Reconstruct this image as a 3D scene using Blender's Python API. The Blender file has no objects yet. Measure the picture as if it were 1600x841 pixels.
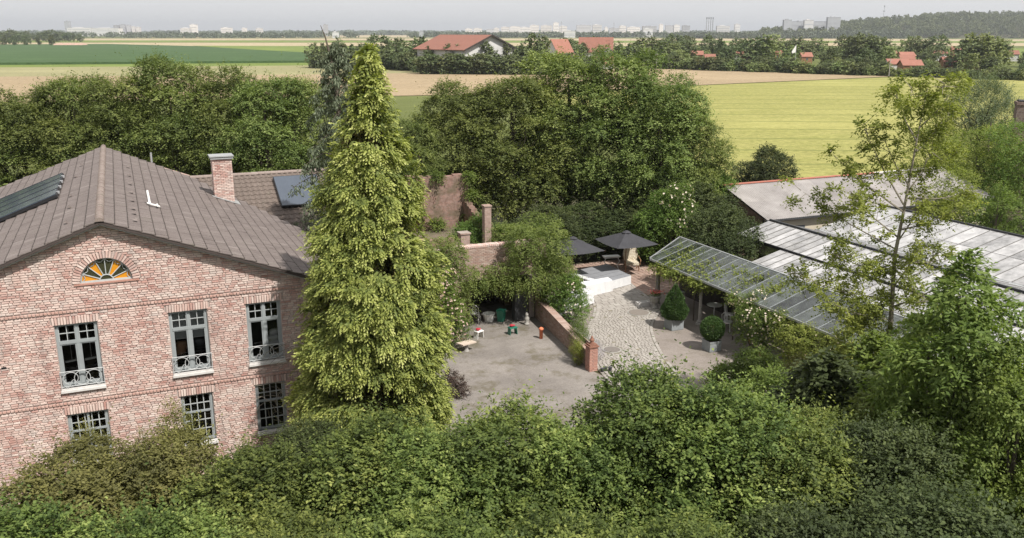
import bpy, math, random
import numpy as np
from mathutils import Vector, Matrix
R = math.radians
rnd = random.Random(7)
rng = np.random.default_rng(11)
sc = bpy.context.scene
col = sc.collection

# ------------------------------------------------------------------ camera, sky, sun
# The site is laid out on the axes of the brick house: x along its gable wall, y along its ridge, z up, ground at 0.
CAM = Vector((0.894, -30.35, 15.0))
FOC, CXP, CYP = 1398.0, 800.0, 420.5
PITCH = math.atan(370.5 / FOC)
YAW = R(23.5)
FH = Vector((math.sin(YAW), math.cos(YAW), 0)); RT = Vector((math.cos(YAW), -math.sin(YAW), 0))
cd = bpy.data.cameras.new("camera"); cam = bpy.data.objects.new("camera", cd); col.objects.link(cam)
cam.location = CAM; cam.rotation_euler = (math.pi/2 - PITCH, 0, -YAW)
cd.sensor_width = 36; cd.lens = 36*FOC/1600; cd.clip_start = 0.5; cd.clip_end = 40000
sc.camera = cam
SUN_AZ, SUN_EL = R(160), R(53)      # azimuth clockwise from +y
wd = bpy.data.worlds.new("World"); sc.world = wd; wd.use_nodes = True
nt = wd.node_tree; nt.nodes.clear()
sky = nt.nodes.new('ShaderNodeTexSky'); sky.sky_type = 'NISHITA'; sky.sun_disc = False
sky.sun_elevation = SUN_EL; sky.sun_rotation = SUN_AZ; sky.dust_density = 3.0; sky.air_density = 1.0; sky.altitude = 500
hs = nt.nodes.new('ShaderNodeHueSaturation'); hs.inputs['Saturation'].default_value = 0.35
mx = nt.nodes.new('ShaderNodeMixRGB'); mx.inputs[0].default_value = 0.80
mx.inputs[2].default_value = (7.4, 7.38, 7.45, 1)          # thin even veil of high cloud
bg = nt.nodes.new('ShaderNodeBackground'); bg.inputs[1].default_value = 0.10
wo = nt.nodes.new('ShaderNodeOutputWorld')
nt.links.new(sky.outputs[0], hs.inputs['Color']); nt.links.new(hs.outputs[0], mx.inputs[1])
nt.links.new(mx.outputs[0], bg.inputs[0]); nt.links.new(bg.outputs[0], wo.inputs[0])
sl = bpy.data.lights.new("sun", 'SUN'); so = bpy.data.objects.new("sun", sl); col.objects.link(so)
sl.energy = 5.0; sl.angle = R(0.8); sl.color = (1.0, 0.955, 0.89)
sd = Vector((math.sin(SUN_AZ)*math.cos(SUN_EL), math.cos(SUN_AZ)*math.cos(SUN_EL), math.sin(SUN_EL)))
so.rotation_euler = sd.to_track_quat('Z', 'Y').to_euler(); so.location = (20, -40, 60)
sc.view_settings.view_transform = 'Standard'; sc.view_settings.look = 'None'
sc.view_settings.exposure = 0.30; sc.view_settings.gamma = 1.0
sc.cycles.max_bounces = 8; sc.cycles.transparent_max_bounces = 12; sc.cycles.volume_bounces = 0
sc.cycles.caustics_reflective = False; sc.cycles.caustics_refractive = False

# ------------------------------------------------------------------ survey helpers (photograph pixel -> real place)
def ray(px, py):
    a = (px-CXP)/FOC; b = -(py-CYP)/FOC; cp, sp = math.cos(PITCH), math.sin(PITCH)
    return RT*a + FH*(cp+b*sp) + Vector((0, 0, -sp+b*cp))
def PX(px, py, z=0.0):
    r = ray(px, py); t = (z-CAM.z)/r.z; return CAM + r*t
def AT(px, py, Y):
    r = ray(px, py); t = Y/r.dot(FH); return CAM + r*t
def GR(px, Y):                       # ground place straight below a picture column at forward distance Y
    p = CAM + FH*Y + RT*((px-CXP)/(FOC/math.cos(PITCH))*Y); p.z = 0; return p

# ------------------------------------------------------------------ mesh helpers
class MB:
    def __init__(s): s.v = []; s.f = []; s.mi = []
    def add(s, vs, fs, mi=0):
        n = len(s.v); s.v += [tuple(p) for p in vs]; s.f += [tuple(i+n for i in f) for f in fs]; s.mi += [mi]*len(fs); return s
    def box(s, x0, x1, y0, y1, z0, z1, mi=0):
        return s.add([(x0,y0,z0),(x1,y0,z0),(x1,y1,z0),(x0,y1,z0),(x0,y0,z1),(x1,y0,z1),(x1,y1,z1),(x0,y1,z1)],
              [(0,3,2,1),(4,5,6,7),(0,1,5,4),(1,2,6,5),(2,3,7,6),(3,0,4,7)], mi)
    def obox(s, c, ax, ay, az, mi=0):   # centre and three half-axis vectors
        c, ax, ay, az = Vector(c), Vector(ax), Vector(ay), Vector(az)
        vs = [c+ax*i+ay*j+az*k for k in (-1,1) for (i,j) in ((-1,-1),(1,-1),(1,1),(-1,1))]
        return s.add(vs, [(0,3,2,1),(4,5,6,7),(0,1,5,4),(1,2,6,5),(2,3,7,6),(3,0,4,7)], mi)
    def tube(s, pts, rad, n=6, mi=0, cap=True):
        pts = [Vector(p) for p in pts]; rs = rad if isinstance(rad, (list, tuple)) else [rad]*len(pts)
        vs = []; fs = []; k = len(pts)
        for i, p in enumerate(pts):
            d = (pts[min(i+1,k-1)]-pts[max(i-1,0)]).normalized()
            a = d.cross(Vector((0,0,1))) if abs(d.z) < .95 else d.cross(Vector((0,1,0)))
            a.normalize(); b = d.cross(a)
            for j in range(n):
                t = 2*math.pi*j/n; vs.append(p+(a*math.cos(t)+b*math.sin(t))*rs[i])
        for i in range(k-1):
            for j in range(n):
                j2 = (j+1) % n; fs.append((i*n+j, i*n+j2, (i+1)*n+j2, (i+1)*n+j))
        if cap: fs.append(tuple(range(n-1,-1,-1))); fs.append(tuple((k-1)*n+j for j in range(n)))
        return s.add(vs, fs, mi)
    def lathe(s, c, prof, n=16, mi=0):
        c = Vector(c); vs = []; fs = []
        for r, z in prof:
            for j in range(n):
                t = 2*math.pi*j/n; vs.append((c.x+r*math.cos(t), c.y+r*math.sin(t), c.z+z))
        for i in range(len(prof)-1):
            for j in range(n):
                j2 = (j+1) % n; fs.append((i*n+j, i*n+j2, (i+1)*n+j2, (i+1)*n+j))
        fs.append(tuple(range(n-1,-1,-1))); fs.append(tuple((len(prof)-1)*n+j for j in range(n)))
        return s.add(vs, fs, mi)
    def mesh(s, name, mats):
        m = bpy.data.meshes.new(name); m.from_pydata(s.v, [], s.f)
        for k in (mats if isinstance(mats, (list, tuple)) else [mats]): m.materials.append(k)
        if any(s.mi): m.polygons.foreach_set('material_index', s.mi)
        m.update(); return m
    def obj(s, name, mats, parent=None, smooth=False, loc=None):
        m = s.mesh(name, mats)
        if smooth: m.polygons.foreach_set('use_smooth', [True]*len(m.polygons))
        return link(name, m, parent, loc)
def link(name, mesh, parent=None, loc=None, rot=None):
    o = bpy.data.objects.new(name, mesh); col.objects.link(o)
    if parent: o.parent = parent
    if loc is not None: o.location = loc
    if rot is not None: o.rotation_euler = rot
    return o
def tag(o, label=None, cat=None, group=None, kind=None):
    if label: o['label'] = label
    if cat: o['category'] = cat
    if group: o['group'] = group
    if kind: o['kind'] = kind
    return o
def thing(name, label, cat, loc=(0,0,0), rz=0, group=None):
    o = bpy.data.objects.new(name, None); col.objects.link(o); o.location = loc; o.rotation_euler = (0,0,rz)
    o.empty_display_size = .3
    return tag(o, label, cat, group)
def copy_tree(o, loc=None, rz=None, scale=None, label=None, group=None, parent=None):
    c = o.copy(); col.objects.link(c)
    if parent: c.parent = parent
    if loc is not None: c.location = loc
    if rz is not None: c.rotation_euler = (0,0,rz)
    if scale is not None: c.scale = scale if isinstance(scale, (tuple, list)) else (scale,)*3
    if label: c['label'] = label
    if group: c['group'] = group
    for ch in list(o.children): copy_tree(ch, parent=c)
    return c

# ------------------------------------------------------------------ materials
def mat(name, color=(.5,.5,.5), rough=.8, spec=.3, metal=0.0):
    m = bpy.data.materials.new(name); m.use_nodes = True
    b = m.node_tree.nodes['Principled BSDF']; b.inputs['Base Color'].default_value = (*color, 1)
    b.inputs['Roughness'].default_value = rough; b.inputs['Specular IOR Level'].default_value = spec
    b.inputs['Metallic'].default_value = metal
    return m, m.node_tree, b
def N(t, kind, **kw):
    n = t.nodes.new(kind)
    for k, v in kw.items(): setattr(n, k, v)
    return n
def ramp(t, fac, stops):
    r = N(t, 'ShaderNodeValToRGB'); e = r.color_ramp.elements
    while len(e) < len(stops): e.new(.5)
    for el, (p, c) in zip(e, stops): el.position = p; el.color = (*c, 1)
    t.links.new(fac, r.inputs[0]); return r.outputs[0]
def noise(t, scale, detail=4, rough=.6, vec=None, out=0):
    n = N(t, 'ShaderNodeTexNoise'); n.inputs['Scale'].default_value = scale; n.inputs['Detail'].default_value = detail
    n.inputs['Roughness'].default_value = rough
    if vec is None: vec = N(t, 'ShaderNodeNewGeometry').outputs['Position']
    t.links.new(vec, n.inputs['Vector']); return n.outputs[out]
def mixc(t, f, a, b, mode='MIX'):
    n = N(t, 'ShaderNodeMixRGB', blend_type=mode)
    for i, x in enumerate((f, a, b)):
        if isinstance(x, (int, float)): n.inputs[i].default_value = x
        elif isinstance(x, tuple): n.inputs[i].default_value = (*x, 1)
        else: t.links.new(x, n.inputs[i])
    return n.outputs[0]
def bump(t, b, h, strength=.4, dist=.02):
    n = N(t, 'ShaderNodeBump'); n.inputs['Strength'].default_value = strength; n.inputs['Distance'].default_value = dist
    t.links.new(h, n.inputs['Height']); t.links.new(n.outputs[0], b.inputs['Normal'])
def math_(t, op, a, b=None, c=None):
    n = N(t, 'ShaderNodeMath', operation=op)
    for i, x in enumerate((a, b, c)):
        if x is None: continue
        if isinstance(x, (int, float)): n.inputs[i].default_value = x
        else: t.links.new(x, n.inputs[i])
    return n.outputs[0]
def rand_(t):                         # one number per piece: per object + per loose island
    a = N(t, 'ShaderNodeObjectInfo').outputs['Random']; b = N(t, 'ShaderNodeNewGeometry').outputs['Random Per Island']
    return math_(t, 'FRACT', math_(t, 'ADD', math_(t, 'MULTIPLY', a, 7.31), b))
def plain(name, c1, c2=None, scale=3.0, rough=.8, spec=.3, metal=0, bmp=0.0, var=0.0):
    m, t, b = mat(name, c1, rough, spec, metal)
    c2 = c2 or tuple(x*.75 for x in c1)
    f = noise(t, scale, 5, .65)
    c = ramp(t, f, [(.3, c1), (.7, c2)])
    if var:
        r = rand_(t); v = math_(t, 'MULTIPLY_ADD', r, 2*var, 1-var)
        n = N(t, 'ShaderNodeHueSaturation'); t.links.new(v, n.inputs['Value']); t.links.new(c, n.inputs['Color']); c = n.outputs[0]
    t.links.new(c, b.inputs['Base Color'])
    if bmp: bump(t, b, noise(t, scale*8, 4), bmp, .02)
    return m
def brick_geo_mat(name, stops, house=False):
    m, t, b = mat(name, rough=.9, spec=.2)
    c = ramp(t, rand_(t), stops)
    n1 = noise(t, 45, 4, .7); c = mixc(t, .30, c, ramp(t, n1, [(.3,(.22,.17,.15)),(.65,(.72,.62,.56))]), 'MIX')
    if house:
        c = mixc(t, .22, c, ramp(t, noise(t, 1.3, 3), [(.38,(.42,.18,.145)),(.56,(.70,.58,.52))]))
        mp = N(t, 'ShaderNodeMapping'); mp.inputs['Scale'].default_value = (3.0,1,.35); t.links.new(N(t,'ShaderNodeNewGeometry').outputs['Position'], mp.inputs[0])
        c = mixc(t, math_(t, 'MULTIPLY', ramp(t, noise(t, .9, 5, .65, mp.outputs[0]), [(.54,(0,0,0)),(.72,(1,1,1))]), .45), c, (.20,.165,.15))
    else: c = mixc(t, .2, c, ramp(t, noise(t, .9, 4), [(.35,tuple(x*.7 for x in stops[0][1])),(.65,tuple(min(1,x*1.1) for x in stops[0][1]))]))
    t.links.new(c, b.inputs['Base Color']); bump(t, b, n1, .5, .01); return m
BR = [(0,(.70,.59,.53)),(.22,(.62,.46,.405)),(.42,(.52,.32,.27)),(.55,(.36,.145,.115)),(.64,(.64,.50,.44)),(.80,(.46,.39,.36)),(.91,(.33,.125,.10)),(1,(.72,.62,.56))]
for i in range(1): pass
M = {}
M['brick'] = brick_geo_mat('pale_hand_made_brick', BR, True)
M['brick_dark'] = brick_geo_mat('weathered_brick', [(0,(.34,.22,.17)),(.3,(.28,.15,.11)),(.55,(.40,.30,.25)),(.8,(.20,.11,.085)),(1,(.45,.37,.32))])
M['brick_red'] = brick_geo_mat('red_brick', [(0,(.40,.17,.12)),(.4,(.34,.13,.09)),(.7,(.46,.24,.18)),(1,(.30,.12,.09))])
M['mortar'] = plain('mortar', (.44,.37,.335), (.32,.26,.235), 9, bmp=.3)
def brick_tex(name, c1, c2, mortar, mossy=.0):
    m, t, b = mat(name, rough=.9, spec=.15)
    g = N(t, 'ShaderNodeNewGeometry'); s = N(t, 'ShaderNodeSeparateXYZ'); t.links.new(g.outputs['Position'], s.inputs[0])
    cb = N(t, 'ShaderNodeCombineXYZ'); t.links.new(math_(t, 'ADD', s.outputs[0], s.outputs[1]), cb.inputs[0]); t.links.new(s.outputs[2], cb.inputs[1])
    br = N(t, 'ShaderNodeTexBrick'); t.links.new(cb.outputs[0], br.inputs['Vector'])
    br.inputs['Color1'].default_value = (*c1,1); br.inputs['Color2'].default_value = (*c2,1); br.inputs['Mortar'].default_value = (*mortar,1)
    br.inputs['Scale'].default_value = 1; br.inputs['Brick Width'].default_value = .23; br.inputs['Row Height'].default_value = .077
    br.inputs['Mortar Size'].default_value = .008; br.inputs['Bias'].default_value = -.1
    c = mixc(t, .35, br.outputs[0], ramp(t, noise(t, 5, 6, .7), [(.3,(.10,.075,.06)),(.7,(.50,.42,.37))]))
    if mossy: c = mixc(t, math_(t, 'MULTIPLY', ramp(t, noise(t, 1.3, 5), [(.45,(0,0,0)),(.6,(1,1,1))]), mossy), c, (.09,.085,.05))
    t.links.new(c, b.inputs['Base Color']); bump(t, b, br.outputs['Fac'], -.5, .015); return m
M['brick_tex'] = brick_tex('house_side_brick', (.50,.34,.29), (.32,.16,.12), (.35,.31,.28))
M['ruin_tex'] = brick_tex('ruin_brick', (.25,.115,.085), (.14,.06,.045), (.16,.13,.11), .6)
M['chimney_tex'] = brick_tex('dark_stack_brick', (.13,.075,.06), (.09,.05,.045), (.10,.08,.07))
def tile_mat(name, a, b_, c_):
    m, t, b = mat(name, rough=.75, spec=.25)
    c = ramp(t, rand_(t), [(0,a),(.5,b_),(.93,b_),(1,c_)])
    c = mixc(t, .45, c, ramp(t, noise(t, 1.1, 6, .7), [(.32,tuple(x*.62 for x in b_)),(.68,c_)]))
    c = mixc(t, math_(t, 'MULTIPLY', ramp(t, noise(t, 2.2, 6, .75), [(.57,(0,0,0)),(.66,(1,1,1))]), .5), c, (.085,.08,.05))
    g = noise(t, 30, 3, .7); c = mixc(t, .25, c, ramp(t, g, [(.35,(.05,.04,.035)),(.7,(.4,.36,.33))]))
    t.links.new(c, b.inputs['Base Color']); bump(t, b, g, .35, .01); return m
M['tile'] = tile_mat('brown_flat_roof_tile', (.108,.083,.078), (.130,.102,.095), (.225,.19,.178))
M['tile_edge'] = plain('dark_tile_edge', (.045,.036,.032), (.065,.052,.045), 8)  # darker tone on the tile noses and the strip just above them
M['pantile'] = tile_mat('dark_brown_pantile', (.10,.075,.06), (.12,.088,.07), (.17,.13,.11))
M['ridge'] = tile_mat('ridge_cap_tile', (.20,.15,.13), (.24,.18,.155), (.33,.28,.25))
M['deck'] = plain('roof_underlay', (.07,.055,.05), rough=.9)
M['zinc'] = plain('zinc_sheet', (.42,.43,.43), (.33,.34,.34), 5, .45, .5, .3)
M['sill'] = plain('pale_sill_stone', (.62,.60,.58), (.50,.48,.46), 6, .8)
M['frame'] = plain('grey_window_paint', (.29,.315,.32), (.25,.27,.275), 2, .5, .4)
M['muntin'] = plain('pale_grey_glazing_bar', (.42,.44,.44), (.36,.38,.38), 2, .5, .4)
M['iron'] = plain('pale_grey_painted_iron', (.50,.51,.51), (.40,.41,.41), 9, .5, .4)
M['black'] = plain('black_metal', (.02,.02,.022), rough=.5)
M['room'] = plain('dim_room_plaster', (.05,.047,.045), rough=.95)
def glass(name, tint=(1,1,1), refl=.12, rough=.03, milk=0.0, milkc=(.8,.8,.8), dirt=0.0, trans=1.0):
    m = bpy.data.materials.new(name); m.use_nodes = True; t = m.node_tree; t.nodes.clear()
    o = N(t, 'ShaderNodeOutputMaterial'); tr = N(t, 'ShaderNodeBsdfTransparent'); tr.inputs[0].default_value = (*tint,1)
    gl = N(t, 'ShaderNodeBsdfGlossy'); gl.inputs['Roughness'].default_value = rough
    lw = N(t, 'ShaderNodeFresnel'); lw.inputs[0].default_value = 1.5
    f = math_(t, 'ADD', lw.outputs[0], refl); mxs = N(t, 'ShaderNodeMixShader'); t.links.new(f, mxs.inputs[0])
    base = tr.outputs[0]
    if milk:
        df = N(t, 'ShaderNodeBsdfDiffuse')
        r = rand_(t); k = ramp(t, noise(t, 1.7, 5, .6), [(.3,(.0,.0,.0)),(.7,(1,1,1))])
        t.links.new(mixc(t, k, tuple(x*.86 for x in milkc), milkc), df.inputs[0])
        ms = N(t, 'ShaderNodeMixShader'); v = math_(t, 'MULTIPLY_ADD', r, dirt, milk-dirt*.5)
        v = math_(t, 'ADD', v, math_(t, 'MULTIPLY', math_(t, 'SUBTRACT', k, .5), dirt))
        cl = N(t, 'ShaderNodeClamp'); t.links.new(v, cl.inputs[0])
        t.links.new(cl.outputs[0], ms.inputs[0]); t.links.new(tr.outputs[0], ms.inputs[1]); t.links.new(df.outputs[0], ms.inputs[2]); base = ms.outputs[0]
    t.links.new(base, mxs.inputs[1]); t.links.new(gl.outputs[0], mxs.inputs[2]); t.links.new(mxs.outputs[0], o.inputs[0])
    return m
M['glass'] = glass('window_glass', (.8,.82,.82), .02)
M['pergola_glass'] = glass('greyed_roof_glass', (.90,.96,.91), .05, .08, .11, (.44,.50,.46), .12)
M['green_glass'] = glass('whitewashed_greenhouse_glass', (.8,.82,.82), .05, .25, .72, (.54,.53,.525), .45)
M['solar'] = plain('solar_absorber', (.045,.06,.085), (.035,.05,.07), 1, .12, .8)
M['solar2'] = plain('blue_grey_collector', (.07,.085,.11), (.06,.073,.095), 1, .12, .8)
M['alu'] = plain('aluminium', (.62,.63,.64), rough=.4, metal=.6)
M['white'] = plain('white_paint', (.78,.77,.75), (.68,.67,.65), 4, .6)
M['cloth'] = plain('white_cloth', (.66,.66,.66), (.58,.58,.59), 3, .9)
M['shaded_cloth'] = plain('shaded_white_cloth', (.24,.245,.26), (.19,.195,.21), 2, .85)  # white bench tops with the shade over them put into the colour
M['fabric'] = plain('charcoal_canvas', (.052,.052,.058), (.04,.04,.045), 2, .9)
M['wood'] = plain('brown_wood', (.26,.14,.07), (.18,.09,.05), 9, .7)
M['greywood'] = plain('weathered_grey_wood', (.42,.39,.36), (.28,.26,.24), 9, .85, bmp=.3)
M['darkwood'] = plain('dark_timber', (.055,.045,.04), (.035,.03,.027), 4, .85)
M['terracotta'] = plain('terracotta', (.50,.20,.12), (.38,.15,.09), 8, .85)
M['capbrick'] = plain('weathered_clay', (.27,.13,.09), (.20,.105,.075), 8, .85)
M['stone'] = plain('grey_stone', (.38,.36,.33), (.26,.25,.23), 9, .9, bmp=.3)
M['planter'] = plain('zinc_planter', (.27,.29,.30), (.20,.215,.22), 6, .6, .4)
M['orange'] = plain('orange_clay_pipe', (.62,.20,.10), (.55,.17,.09), 5, .8)
M['green'] = plain('green_plastic', (.03,.19,.13), (.025,.15,.10), 3, .4, .5)
M['red'] = plain('red_plastic', (.45,.04,.06), rough=.4)
M['darkgrey'] = plain('dark_grey_lacquer', (.05,.052,.055), rough=.45)
M['bark'] = plain('tree_bark', (.14,.115,.09), (.08,.065,.05), 7, .95, bmp=.5)
M['bark_pale'] = plain('pale_bark', (.27,.24,.19), (.17,.15,.12), 7, .95, bmp=.4)
M['soil'] = plain('soil', (.09,.065,.045), (.05,.037,.028), 5, .95)
def floral():
    m, t, b = mat('floral_upholstery', rough=.9)
    t.links.new(ramp(t, noise(t, 9, 3, .6), [(.42,(.62,.56,.44)),(.5,(.30,.24,.16)),(.56,(.66,.60,.49))]), b.inputs['Base Color']); return m
M['floral'] = floral()
def leaf_mat(name, stops, trans=.35, rough=.6, spec=.22, hue=.035):
    m, t, b = mat(name, rough=rough, spec=spec)
    at = N(t, 'ShaderNodeAttribute', attribute_name='tint')
    oi = N(t, 'ShaderNodeObjectInfo').outputs['Random']
    isl = N(t, 'ShaderNodeNewGeometry').outputs['Random Per Island']
    f = math_(t, 'ADD', math_(t, 'MULTIPLY', at.outputs['Fac'], .84), math_(t, 'MULTIPLY', isl, .16))
    f = math_(t, 'ADD', f, math_(t, 'MULTIPLY_ADD', oi, .16, -.08))
    c = ramp(t, f, stops)
    hn = N(t, 'ShaderNodeHueSaturation'); t.links.new(math_(t, 'MULTIPLY_ADD', oi, hue, .5-hue/2), hn.inputs['Hue']); t.links.new(c, hn.inputs['Color'])
    c = hn.outputs[0]; t.links.new(c, b.inputs['Base Color'])
    tl = N(t, 'ShaderNodeBsdfTranslucent'); g = N(t, 'ShaderNodeGamma'); t.links.new(mixc(t, 1.0, c, (1.25,1.35,.55), 'MULTIPLY'), tl.inputs[0])
    ms = N(t, 'ShaderNodeMixShader'); ms.inputs[0].default_value = trans
    o = [n for n in t.nodes if n.type == 'OUTPUT_MATERIAL'][0]
    t.links.new(b.outputs[0], ms.inputs[1]); t.links.new(tl.outputs[0], ms.inputs[2]); t.links.new(ms.outputs[0], o.inputs[0])
    return m
L = {}
L['hornbeam'] = leaf_mat('hornbeam_leaves', [(0,(.052,.076,.024)),(.35,(.108,.142,.042)),(.7,(.205,.245,.072)),(1,(.37,.40,.15))], .34)
L['hedge'] = leaf_mat('front_tree_leaves', [(0,(.036,.056,.016)),(.4,(.084,.118,.031)),(.72,(.180,.222,.056)),(1,(.38,.41,.13))], .34)
L['olive'] = leaf_mat('olive_bronze_leaves', [(0,(.075,.080,.030)),(.4,(.13,.135,.045)),(.75,(.20,.205,.065)),(1,(.30,.27,.10))])
L['golden'] = leaf_mat('golden_cypress_needles', [(0,(.058,.080,.024)),(.3,(.140,.172,.046)),(.62,(.315,.345,.090)),(1,(.64,.645,.27))], .32, hue=0.0)
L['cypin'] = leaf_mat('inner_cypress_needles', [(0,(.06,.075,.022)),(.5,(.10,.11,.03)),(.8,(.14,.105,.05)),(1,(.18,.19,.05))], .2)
L['cedar'] = leaf_mat('blue_cedar_needles', [(0,(.070,.090,.055)),(.5,(.125,.15,.095)),(1,(.22,.25,.165))], .15, hue=0.0)
L['lime'] = leaf_mat('lime_leaves', [(0,(.10,.135,.030)),(.4,(.175,.215,.048)),(.75,(.27,.305,.075)),(1,(.40,.42,.13))], .4)
L['willow'] = leaf_mat('grey_willow_leaves', [(0,(.085,.11,.06)),(.5,(.13,.165,.09)),(1,(.20,.235,.13))], .3)
L['mid'] = leaf_mat('fresh_green_leaves', [(0,(.06,.10,.025)),(.4,(.11,.165,.038)),(.8,(.18,.245,.06)),(1,(.28,.34,.10))], .4)
L['walnut'] = leaf_mat('walnut_leaves', [(0,(.075,.110,.028)),(.4,(.135,.180,.045)),(.8,(.225,.27,.07)),(1,(.34,.37,.12))], .4)
L['ivy'] = leaf_mat('creeper_leaves', [(0,(.075,.105,.028)),(.4,(.135,.170,.045)),(.8,(.22,.25,.075)),(1,(.33,.35,.13))], .4)
L['dark'] = leaf_mat('dark_green_leaves', [(0,(.030,.042,.018)),(.5,(.060,.080,.030)),(1,(.125,.150,.055))], .3)
L['box'] = leaf_mat('clipped_box_leaves', [(0,(.035,.07,.022)),(.5,(.06,.11,.034)),(1,(.10,.17,.05))], .25)
L['far'] = leaf_mat('far_tree_leaves', [(0,(.070,.090,.040)),(.5,(.110,.135,.058)),(1,(.165,.19,.085))], .2, hue=.05)
L['farlight'] = leaf_mat('far_light_tree_leaves', [(0,(.12,.155,.055)),(.5,(.18,.215,.08)),(1,(.26,.29,.12))], .2, hue=.04)
L['purple'] = leaf_mat('copper_beech_leaves', [(0,(.035,.025,.022)),(.6,(.07,.045,.038)),(1,(.11,.07,.055))], .2)
L['rose'] = leaf_mat('rose_petals', [(0,(.72,.55,.48)),(.5,(.80,.70,.62)),(1,(.85,.80,.74))], .3, hue=.0)
L['rose2'] = leaf_mat('pink_rose_petals', [(0,(.45,.28,.24)),(.5,(.58,.42,.36)),(1,(.66,.56,.50))], .3, hue=.0)
L['lavender'] = leaf_mat('lavender_spikes', [(0,(.20,.18,.22)),(.5,(.28,.25,.33)),(1,(.22,.25,.18))], .2, hue=.0)
L['blue'] = leaf_mat('distant_wood_leaves', [(0,(.075,.095,.06)),(.5,(.10,.125,.08)),(1,(.14,.165,.10))], .1)
M['far_red'] = plain('far_red_roof', (.29,.13,.095), (.24,.11,.08), .5, .85, var=.12)
M['far_white'] = plain('far_white_wall', (.62,.61,.60), (.52,.51,.50), .2, .85, var=.12)
M['far_grey'] = plain('far_grey_concrete', (.40,.41,.43), (.34,.35,.37), .2, .85, var=.2)
M['far_window'] = plain('far_window', (.08,.09,.10), rough=.3, spec=.6)
M['pvroof'] = plain('far_solar_roof', (.13,.14,.19), (.11,.12,.17), .6, .35, .5)

# ------------------------------------------------------------------ foliage meshes
def norm(a): return a/np.maximum(np.linalg.norm(a, axis=-1, keepdims=True), 1e-9)
def leafmesh(name, P, D, S, Ln, Wd, tint, mats, mi=None):
    n = len(P); Nn = norm(np.cross(S, D)); Ln = np.broadcast_to(np.asarray(Ln, float).reshape(-1,1), (n,1)); Wd = np.broadcast_to(np.asarray(Wd, float).reshape(-1,1), (n,1))
    v = np.empty((n,4,3)); v[:,0] = P
    v[:,1] = P + D*Ln*.48 + S*Wd*.5 + Nn*Ln*.07
    v[:,2] = P + D*Ln
    v[:,3] = P + D*Ln*.48 - S*Wd*.5 + Nn*Ln*.07
    m = bpy.data.meshes.new(name); m.vertices.add(n*4); m.loops.add(n*4); m.polygons.add(n)
    m.vertices.foreach_set('co', v.reshape(-1).astype(np.float32))
    m.loops.foreach_set('vertex_index', np.arange(n*4, dtype=np.int32))
    m.polygons.foreach_set('loop_start', np.arange(0, n*4, 4, dtype=np.int32))
    m.polygons.foreach_set('loop_total', np.full(n, 4, dtype=np.int32))
    for k in (mats if isinstance(mats, (list,tuple)) else [mats]): m.materials.append(k)
    if mi is not None: m.polygons.foreach_set('material_index', mi.astype(np.int32))
    a = m.attributes.new('tint', 'FLOAT', 'POINT'); a.data.foreach_set('value', np.repeat(np.clip(tint,0,1), 4).astype(np.float32))
    m.update(calc_edges=True); return m
NL = [0]
def spray_crown(name, lobes, n, lps, slen, leaf, mats, seed, droop=.3, up=.35, flat=.75, upper=.25, aspect=.55, inner=.2, hang=0.0, slen_var=.35, fillk=.12, lead=0.0):
    """lobes: (x,y,z,rx,rz); n shoots, each with lps leaves"""
    g = np.random.default_rng(seed); lob = np.array(lobes, float)
    w = lob[:,3]*lob[:,4]; idx = g.choice(len(lob), int(n*1.6), p=w/w.sum())
    d = norm(g.normal(size=(len(idx),3))+np.array([0,0,upper])); rad = lob[idx][:, [3,3,4]]
    fr = 1-np.abs(g.normal(size=(len(idx),1)))*fillk - (g.random((len(idx),1)) < inner)*g.random((len(idx),1))*.5
    st = lob[idx,:3] + d*rad*fr
    keep = np.ones(len(idx), bool)
    for k in range(len(lob)):
        q = (((st-lob[k,:3])/lob[k][[3,3,4]])**2).sum(1); keep &= ~((q < .6) & (idx != k) & (g.random(len(idx)) < .92))
    st, d, idx = st[keep][:n], d[keep][:n], idx[keep][:n]; n = len(st)
    sl = slen*np.exp(g.normal(size=(n,1))*slen_var)
    a = norm(d + np.array([0,0,up]) + g.normal(size=(n,3))*.45 - np.array([0,0,hang]))
    if lead:
        lm = (d[:,2] > .35) & (g.random(n) < lead); sl[lm] *= 2.1; a[lm] = norm(a[lm]+np.array([0,0,1.6])); st[lm, 2] += .12
    s = norm(np.cross(a, np.array([0,0,1.0])) + 1e-4); st = st - a*sl*.35
    t = (np.arange(lps)+.5)/lps; side = np.where(np.arange(lps)%2 == 0, 1.0, -1.0)
    t = t[None,:,None]; side = side[None,:,None]
    P = st[:,None]+a[:,None]*sl[:,None]*t; P[...,2] -= (droop*sl*t[...,0]**2)
    P = P + g.normal(size=P.shape)*slen*.05
    dd = a[:,None]*.6 + s[:,None]*side*.75; dd[...,2] -= .15+droop*t[...,0]*.5
    D = norm(dd + g.normal(size=P.shape)*.28)
    nn = norm(np.array([0,0,flat]) + d[:,None]*.55 + g.normal(size=P.shape)*.35)
    S = norm(np.cross(D, nn)); tl = g.random((n,1))*.65; lt = g.random(len(lob))[idx][:,None]*.45
    tint = (tl+lt+t[...,0]*.12)/1.22*np.ones((n,lps))
    ln = leaf*(.65+.6*g.random((n,lps)))*(1-.25*t[...,0])
    NL[0] += n*lps
    return leafmesh(name, P.reshape(-1,3), D.reshape(-1,3), S.reshape(-1,3), ln.reshape(-1), (ln*aspect).reshape(-1), tint.reshape(-1), mats)
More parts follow.
